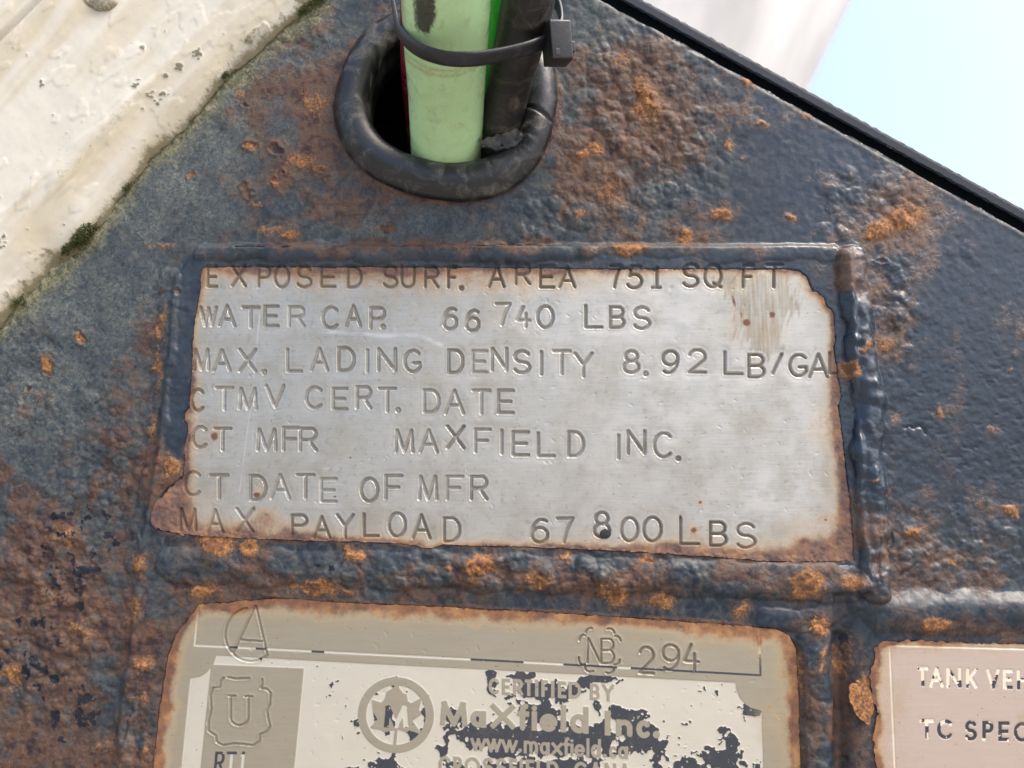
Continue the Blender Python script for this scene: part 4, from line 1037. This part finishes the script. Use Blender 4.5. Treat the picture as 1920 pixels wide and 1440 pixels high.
# moss in the joint
mm = M('moss'); n_ = mm.noise(700, 3, .6)
mm.set('Base Color', mm.mix(n_, (.035, .050, .012), (.13, .14, .045))); mm.set('Roughness', .9)
co, tr = [], []
rs = np.random.RandomState(5)
for (cx, cy, sx, sy, num, hh) in ((150, 438, 30, 17, 2200, 15), (125, 462, 18, 10, 600, 8), (600, -8, 22, 10, 500, 9), (570, 14, 14, 7, 300, 6), (6, 456, 10, 7, 200, 6), (238, 350, 10, 5, 140, 5), (420, 140, 14, 6, 160, 5), (30, 565, 16, 6, 200, 5)):
    for i in range(num):
        a, b = rs.randn(2) * .55
        x = cx + a * sx * .75 - b * sy * .7; y = cy - a * sx * .75 - b * sy * .7
        base = 10 + max(0, 1 - a * a - b * b) * hh
        p = plane(x, y, base); p[1] = -base * S * rs.uniform(.5, 1.0)
        d = rs.randn(3); d[1] = -abs(d[1]); d /= np.linalg.norm(d)
        w = np.cross(d, rs.randn(3)); w /= np.linalg.norm(w)
        L = rs.uniform(3, 6.5) * S; W = rs.uniform(.8, 1.8) * S
        k = len(co); co += [p - w * W, p + w * W, p + d * L]; tr.append((k, k + 1, k + 2))
moss = np_mesh('moss', np.array(co), np.zeros((0, 4), np.int32), mm.mat, None, None, False, np.array(tr))
tag(moss, 'dark green moss tufts growing along the joint of shell and plate', 'moss', kind='stuff')

# ------------------------------------------------------------------ steel strip along the sloping edge
def strip(name, prof, mat, t0, t1, parent=None, seg=80):
    """extrude a (distance past the edge, height) profile along the plate's sloping edge"""
    x1, y1, x2, y2 = 1137.0, 0.0, 1920.0, 431.0
    L = math.hypot(x2 - x1, y2 - y1); ux, uy = (x2 - x1) / L, (y2 - y1) / L
    nx_, ny_ = uy, -ux
    co = []; k = len(prof)
    for i in range(seg + 1):
        t = t0 + (t1 - t0) * i / seg
        for d, h in prof:
            q_ = .9 * math.sin(i * 1.7 + d) * math.sin(i * .23) + random.uniform(-.5, .5)
            c = plane(x1 + ux * t + nx_ * (d + q_), y1 + uy * t + ny_ * (d + q_), h); co.append(c)
    q = [(i * k + j, (i + 1) * k + j, (i + 1) * k + (j + 1) % k, i * k + (j + 1) % k) for i in range(seg) for j in range(k)]
    caps = [tuple(range(k))[::-1], tuple(seg * k + j for j in range(k))]
    o = np_mesh(name, np.array(co), q, mat, None, parent, False)
    return o
bar = strip('edge_strip', [(15, -6), (17, -4.5), (29, -5.5), (32, -7), (33, -10), (32, -60), (-50, -60), (-50, -46), (12.5, -46), (13, -7)], MAT_BAR, -300, 1250, seg=260)
tag(bar, 'narrow dark blue black steel strip along the sloping plate edge', 'steel strip')

# near-black box added behind the plate so the cable hole looks dark
def boxmesh(name, lo, hi, mat, parent, skip_front=True):
    x0, y0, z0 = lo; x1, y1, z1 = hi
    co = [(x0, y0, z0), (x1, y0, z0), (x1, y0, z1), (x0, y0, z1), (x0, y1, z0), (x1, y1, z0), (x1, y1, z1), (x0, y1, z1)]
    q = [(4, 5, 6, 7), (0, 1, 5, 4), (3, 7, 6, 2), (0, 4, 7, 3), (1, 2, 6, 5)]
    return np_mesh(name, np.array(co), q, mat, None, parent, False)
hc = plane(EX, EY, 0)
boxmesh('added_dark_box', (hc[0] - .055, .0045, hc[2] - .11), (hc[0] + .055, .12, hc[2] + .05), MAT_DARK, plate)

# ------------------------------------------------------------------ rubber grommet
gr_n, prof = 560, []
gx, gy = EX, EY
PROF = [(1.02, -1), (1.025, 6), (.995, 12), (.965, 19), (.92, 24.5), (.87, 27), (.815, 26.5), (.765, 23), (.725, 17), (.703, 9), (.695, 0), (.692, -20), (.70, -50), (.71, -80)]
th = np.linspace(0, 2 * np.pi, gr_n, endpoint=False)
co = []
for i, (r, h) in enumerate(PROF):
    rx, ry = 207 * r, 184 * r
    wi = min(1.0, max(0.0, (1 - r) / .3)); gx, gy = EX, EY - 8 * wi
    rx = 207 * r + 5 * wi; ry = 184 * r - 4 * wi
    out = fbm(np.cos(th) * 40 + 100, np.sin(th) * 40 + 100, 14, 3, 3) - .5
    jag = .022 * out * (i < 2) + .008 * (fbm(np.cos(th) * 40 + 60, np.sin(th) * 40 + 60, 30, 2, 5) - .5) + .10 * (np.maximum(0, fbm(th * 9, th * 0, 1.0, 2, 2) - .62)) * (i < 2) * .3
    # squarish, hand-cut outline
    sq = 1 + .022 * np.cos(4 * th + 2.4) - .012 * np.cos(3 * th)
    torn = np.exp(-((th - .62) / .22) ** 2) * (i >= 6) * .045
    x = gx + rx * (sq + jag + torn) * np.cos(th); y = gy + ry * (sq + jag + torn) * np.sin(th)
    c = plane(x, y, 8)
    hh = h * 1.12 + 2.4 * (fbm(x, y, 40, 2, 1) - .5) + (fbm(x, y, 11, 2, 2) - .5) * .35
    cutl = np.exp(-((th - .20 - (r - .85) * .22) / .020) ** 2) * (.72 < r < 1.0) * 6
    hh = hh - cutl - np.exp(-((th - .62) / .2) ** 2) * (5 <= i <= 8) * 7 * fbm(x, y, 12, 2, 6)
    c[:, 1] = -(hh + 2) * S
    co.append(c)
co = np.concatenate(co); n = gr_n
q = [(i * n + j, (i + 1) * n + j, (i + 1) * n + (j + 1) % n, i * n + (j + 1) % n) for i in range(len(PROF) - 1) for j in range(n)]
grom = empty('grommet', plane(EX, EY, 0).tolist())
tag(grom, 'worn black rubber grommet round the cable hole, torn on its right', 'grommet')
np_mesh('rubber_ring', co, q, MAT_GROMMET, None, grom)
def flap(name, pts, h0, h1, mat, parent, seed=0, nu=22, nv=10, curl=10, thick=2.2):
    """small curled tongue between two edges (lists of design points)"""
    a, b = pts
    fa = lambda t, p: np.array([np.interp(t, np.linspace(0, 1, len(p)), [q_[k] for q_ in p]) for k in (0, 1)])
    co = []
    for lay in (0, 1):
        for i in range(nu + 1):
            for j in range(nv + 1):
                t, s = i / nu, j / nv
                p = fa(t, a) * (1 - s) + fa(t, b) * s
                p += (np.array([vnoise(np.array([i * .7 + seed]), np.array([j * .9]), 1)[0], vnoise(np.array([i * .8]), np.array([j * .6 + seed]), 2)[0]]) - .5) * 5
                h = h0 * (1 - s) + h1 * s + curl * s * s + 3 * (vnoise(np.array([i * .5 + seed]), np.array([j * .5]), 3)[0] - .5) - lay * thick
                c = plane(p[0], p[1], 8); c[1] = -h * S; co.append(c)
    m_ = nv + 1; N = (nu + 1) * m_
    q = []
    for i in range(nu):
        for j in range(nv):
            q.append((i * m_ + j, (i + 1) * m_ + j, (i + 1) * m_ + j + 1, i * m_ + j + 1))
            q.append((N + i * m_ + j, N + i * m_ + j + 1, N + (i + 1) * m_ + j + 1, N + (i + 1) * m_ + j))
    for i in range(nu):
        for j in (0, nv):
            q.append((i * m_ + j, (i + 1) * m_ + j, N + (i + 1) * m_ + j, N + i * m_ + j))
    for j in range(nv):
        for i in (0, nu):
            q.append((i * m_ + j, i * m_ + j + 1, N + i * m_ + j + 1, N + i * m_ + j))
    return np_mesh(name, np.array(co), q, mat, None, parent)
flap('torn_flap', ([(905, 285), (935, 290), (968, 282), (990, 262)], [(900, 272), (925, 262), (950, 256), (968, 250)]), 27, 25, MAT_GROMMET, grom, 1, curl=5)
flap('torn_liner', ([(930, 262), (960, 240), (985, 205), (995, 170)], [(922, 252), (945, 232), (962, 205), (972, 172)]), 20, 8, MAT_TORN, grom, 4, curl=2)

# ------------------------------------------------------------------ hoses and cables
def catmull(P, m=14):
    P = [P[0] * 2 - P[1]] + list(P) + [P[-1] * 2 - P[-2]]
    out = []
    for i in range(1, len(P) - 2):
        a, b, c, d = P[i - 1:i + 3]
        for k in range(m):
            t = k / m
            out.append(.5 * ((2 * b) + (c - a) * t + (2 * a - 5 * b + 4 * c - d) * t * t + (3 * b - a - 3 * c + d) * t ** 3))
    out.append(P[-2]); return out

def hose(name, pts, radii, mat, n=56, parent=None, attrf=None, m=14, lump=.0):
    C = catmull([np.array(p) for p in pts], m); R = np.interp(np.linspace(0, 1, len(C)), np.linspace(0, 1, len(radii)), radii)
    co = []; A = {}
    for i, c in enumerate(C):
        t = C[min(i + 1, len(C) - 1)] - C[max(i - 1, 0)]; t /= np.linalg.norm(t)
        s = np.cross(t, FWD); s /= np.linalg.norm(s); f = np.cross(s, t)
        for j in range(n):
            a = 2 * math.pi * j / n
            r = R[i] * S * (1 + lump * math.sin(3 * a + i * .3))
            co.append(c + (s * math.cos(a) + f * math.sin(a)) * r)
    co = np.array(co)
    if attrf: A = attrf(co)
    k = len(C)
    q = [(i * n + j, i * n + (j + 1) % n, (i + 1) * n + (j + 1) % n, (i + 1) * n + j) for i in range(k - 1) for j in range(n)]
    return np_mesh(name, co, q, mat, A, parent)

def view_xy(co):
    r = co - CAM; dz = r @ FWD
    return 960 + F * (r @ RIGHT) / dz, 720 - F * (r @ UP) / dz
def marks(co):
    x, y = view_xy(co)
    mk = sstep(30, 10, np.abs(x - (796 + (y * .06)))) * sstep(82, 30, y + 40 * (fbm(x * 4, y * .3, 20, 3, 2) - .5)) * (y > -150) * (.6 + .7 * fbm(x * 4, y * .3, 20, 3, 4))
    rub = np.maximum(np.exp(-((y - (143 - ((x - 836) / 80) ** 2 * 36)) / 7) ** 2) * .66, .7 * np.exp(-((y - (132 - ((x - 836) / 80) ** 2 * 36)) / 5) ** 2) * (np.abs(x - 836) < 82))
    rub = np.maximum(rub, .75 * sstep(775, 750, x) * (y < 60))
    rub = np.maximum(rub, .55 * sstep(904, 925, x) * blobs(x, y, [(915, 60, 40, 60, 1)]))
    return dict(mark=mk, rub=rub)
g = hose('green_hose', [at(845, 600, 2160), at(842, 430, 1950), at(838, 300, 1800), at(837, 180, 1685), at(836, 70, 1570), at(836, -70, 1455), at(836, -260, 1330), at(838, -520, 1220)],
         [72, 72, 71.5, 72, 75, 77, 77, 77], MAT_GREEN, 72, None, marks, 26)
tag(g, 'thick pale green hose rising out of the rubber grommet', 'hose')
c_ = hose('black_cable', [at(905, 600, 2080), at(918, 420, 1900), at(933, 265, 1775), at(955, 160, 1690), at(972, 85, 1620), at(992, -10, 1545), at(1012, -130, 1470), at(1030, -350, 1400)],
          [40, 40, 40, 42, 45, 47, 47, 47], MAT_CABLE, 56)
tag(c_, 'scuffed black cable beside the pale green hose', 'cable')
b_ = hose('bright_green_hose', [at(890, 560, 2140), at(905, 360, 1980), at(918, 200, 1850), at(922, 90, 1740), at(928, -20, 1650), at(938, -200, 1520)],
          [36, 36, 36, 37, 37, 37], MAT_BRIGHT, 40)
tag(b_, 'bright green hose glimpsed between pale green hose and black cable', 'hose')
r_ = hose('red_wire', [at(800, 480, 2100), at(790, 330, 1960), at(778, 210, 1850), at(772, 120, 1760), at(772, 30, 1690), at(776, -150, 1560)], [22] * 6, MAT_RED, 30)
tag(r_, 'dark red wire half hidden behind the pale green hose', 'wire')

# ------------------------------------------------------------------ cable tie
tie = empty('cable_tie', at(890, 100, 1540))
tag(tie, 'black nylon cable tie strapping the green hose and black cable together', 'cable tie')
TP = [(736, -10, 1600), (742, 30, 1568), (753, 64, 1530), (784, 92, 1490), (830, 108, 1470), (875, 111, 1468), (915, 107, 1485), (955, 99, 1512), (990, 90, 1535), (1020, 79, 1562), (1040, 72, 1578)]
BP = [(1052, 40, 1620), (1040, 0, 1670), (1000, -25, 1700), (930, -35, 1700), (850, -40, 1690), (780, -38, 1660)]
loop = [np.array(at(*p)) for p in TP + BP]
C = catmull(loop + [loop[0]], 12)
axis = np.array(at(836, 60, 1562)) - np.array(at(837, 180, 1668)); axis /= np.linalg.norm(axis)
ctr = np.mean(loop, 0)
sec = [(-14, 0), (-13, 2.8), (-8, 3.8), (8, 3.8), (13, 2.8), (14, 0), (13, -2), (-13, -2)]
co = []
for i, c in enumerate(C):
    t = C[min(i + 1, len(C) - 1)] - C[max(i - 1, 0)]; t /= np.linalg.norm(t)
    w = axis - t * (axis @ t); w /= np.linalg.norm(w)
    nrm = np.cross(w, t)
    if nrm @ (c - ctr) < 0: nrm = -nrm
    for a, b in sec: co.append(c + w * a * S + nrm * b * S)
k = len(sec)
q = [(i * k + j, i * k + (j + 1) % k, (i + 1) * k + (j + 1) % k, (i + 1) * k + j) for i in range(len(C) - 1) for j in range(k)]
np_mesh('strap', np.array(co), q, MAT_TIE, None, tie)

def bevel_box(name, cen, ex, ey, ez, sx, sy, sz, mat, parent, bev=.12):
    """box with chamfered edges along the given axes (half sizes in units)"""
    import bmesh
    bm = bmesh.new(); bmesh.ops.create_cube(bm, size=2)
    bmesh.ops.bevel(bm, geom=list(bm.edges), offset=bev, segments=3, profile=.6, affect='EDGES')
    me = bpy.data.meshes.new(name)
    for v_ in bm.verts:
        taper = 1 - .10 * (v_.co.z * .5 + .5)
        v_.co = Vector(ex) * v_.co.x * sx * S * taper + Vector(ey) * v_.co.y * sy * S * taper + Vector(ez) * v_.co.z * sz * S
    bm.to_mesh(me); bm.free()
    for p in me.polygons: p.use_smooth = True
    me.materials.append(mat)
    o = bpy.data.objects.new(name, me); col.objects.link(o)
    o.parent = parent; o.location = Vector(cen) - parent.location
    return o
import mathutils
hx = Vector(RIGHT + UP * .12 - FWD * -.35).normalized(); hz = Vector(-FWD + RIGHT * .32 - UP * .05); hz = (hz - hx * hz.dot(hx)).normalized(); hy = hz.cross(hx)
hcen = at(1045, 80, 1560)
head = bevel_box('tie_head', hcen, hx, hy, hz, 22, 37, 20, MAT_TIE, tie)
bevel_box('tie_tail', at(1066, 88, 1575), hx, hy, hz, 12, 10, 5, MAT_TIE, tie, .2)
bevel_box('release_notch', Vector(hcen) + hz * 19.5 * S - hy * 22 * S - hx * 12 * S, hx, hy, hz, 4.5, 6, 1.4, MAT_TIE, head, .2).location = (hz * 19.2 * S - hy * 22 * S - hx * 10 * S)

# ------------------------------------------------------------------ loose scale flakes
for nm, pts, h0, h1, cu, sd_ in (
    ('rust_flake', ([(1586, 1283), (1588, 1310), (1600, 1335), (1622, 1357)], [(1606, 1276), (1628, 1290), (1634, 1320), (1628, 1352)]), 22, 14, 2, 1),
    ('rust_flake', ([(1514, 1172), (1512, 1182), (1520, 1187), (1534, 1186)], [(1522, 1154), (1536, 1158), (1546, 1166), (1548, 1174)]), 24, 20, 3, 5)):
    f = flap(nm, pts, h0, h1, MAT_PLATE, plate, sd_, 16, 10, cu, 2)
    nv_ = len(f.data.vertices)
    for kk, val in (('rust', .8), ('orange', .62), ('dust', .1), ('gloss', 0.), ('algae', 0.), ('chip', 0.)):
        a_ = f.data.attributes.new(kk, 'FLOAT', 'POINT'); a_.data.foreach_set('value', np.full(nv_, val, np.float32))

# punched black spot beside the figure eight
sp = dome('ink_spot', 1135, 1001, 13.9, 10.5, 9, .8, MAT_DARK, np1, (), 24, 4, .05)

# ------------------------------------------------------------------ what stands behind: a white tank, the ground
wm = M('white_tank_paint')
nn = wm.ramp(wm.noise(5.0, 4, .55, (1, 1, .22), .45), .32, .68); n3_ = wm.noise(14, 2, .5, (1, 1, .12), .45)
cc = wm.mix(nn, (.58, .58, .575), (.90, .895, .885)); cc = wm.mix(wm.ramp(n3_, .70, .74, 0, .8), cc, (.55, .52, .10))
wm.set('Base Color', cc); wm.set('Roughness', .6)
A0, A1 = np.array(at(1604, -30, 7000)), np.array(at(1500, 185, 7000))
ad = (A0 - A1) / np.linalg.norm(A0 - A1)
R_ = .42
side_ = np.cross(ad, FWD); side_ /= np.linalg.norm(side_)
if side_ @ RIGHT > 0: side_ = -side_
cen = (A0 + A1) / 2 + side_ * R_
fr = np.cross(side_, ad)
n, co, q = 96, [], []
zs = [(-1.0, 0.0), (-1.0, .98), (-.98, 1.0), (1.4, 1.0), (1.42, .98), (1.42, 0.0)]
rows = []
for z, r in zs:
    rows.append((z, r))
for z, r in rows:
    for j in range(n):
        a = 2 * math.pi * j / n
        co.append(cen + ad * z + (side_ * math.cos(a) + fr * math.sin(a)) * R_ * max(r, .001))
for i in range(len(rows) - 1):
    for j in range(n): q.append((i * n + j, i * n + (j + 1) % n, (i + 1) * n + (j + 1) % n, (i + 1) * n + j))
tank = np_mesh('white_tank', np.array(co), q, wm.mat)
tag(tank, 'blurred white tank in the background beyond the sloping edge', 'tank')

gm = M('gravel_ground'); gn = gm.noise(18, 6, .7)
gm.set('Base Color', gm.mix(gn, (.16, .15, .135), (.27, .255, .23))); gm.set('Roughness', .95)
gm.set('Normal', gm.bump(gn, .02, .6))
ground = np_mesh('ground', np.array([(-600, -600, 0), (600, -600, 0), (600, 600, 0), (-600, 600, 0)]), [(0, 1, 2, 3)], gm.mat)
tag(ground, kind='structure')
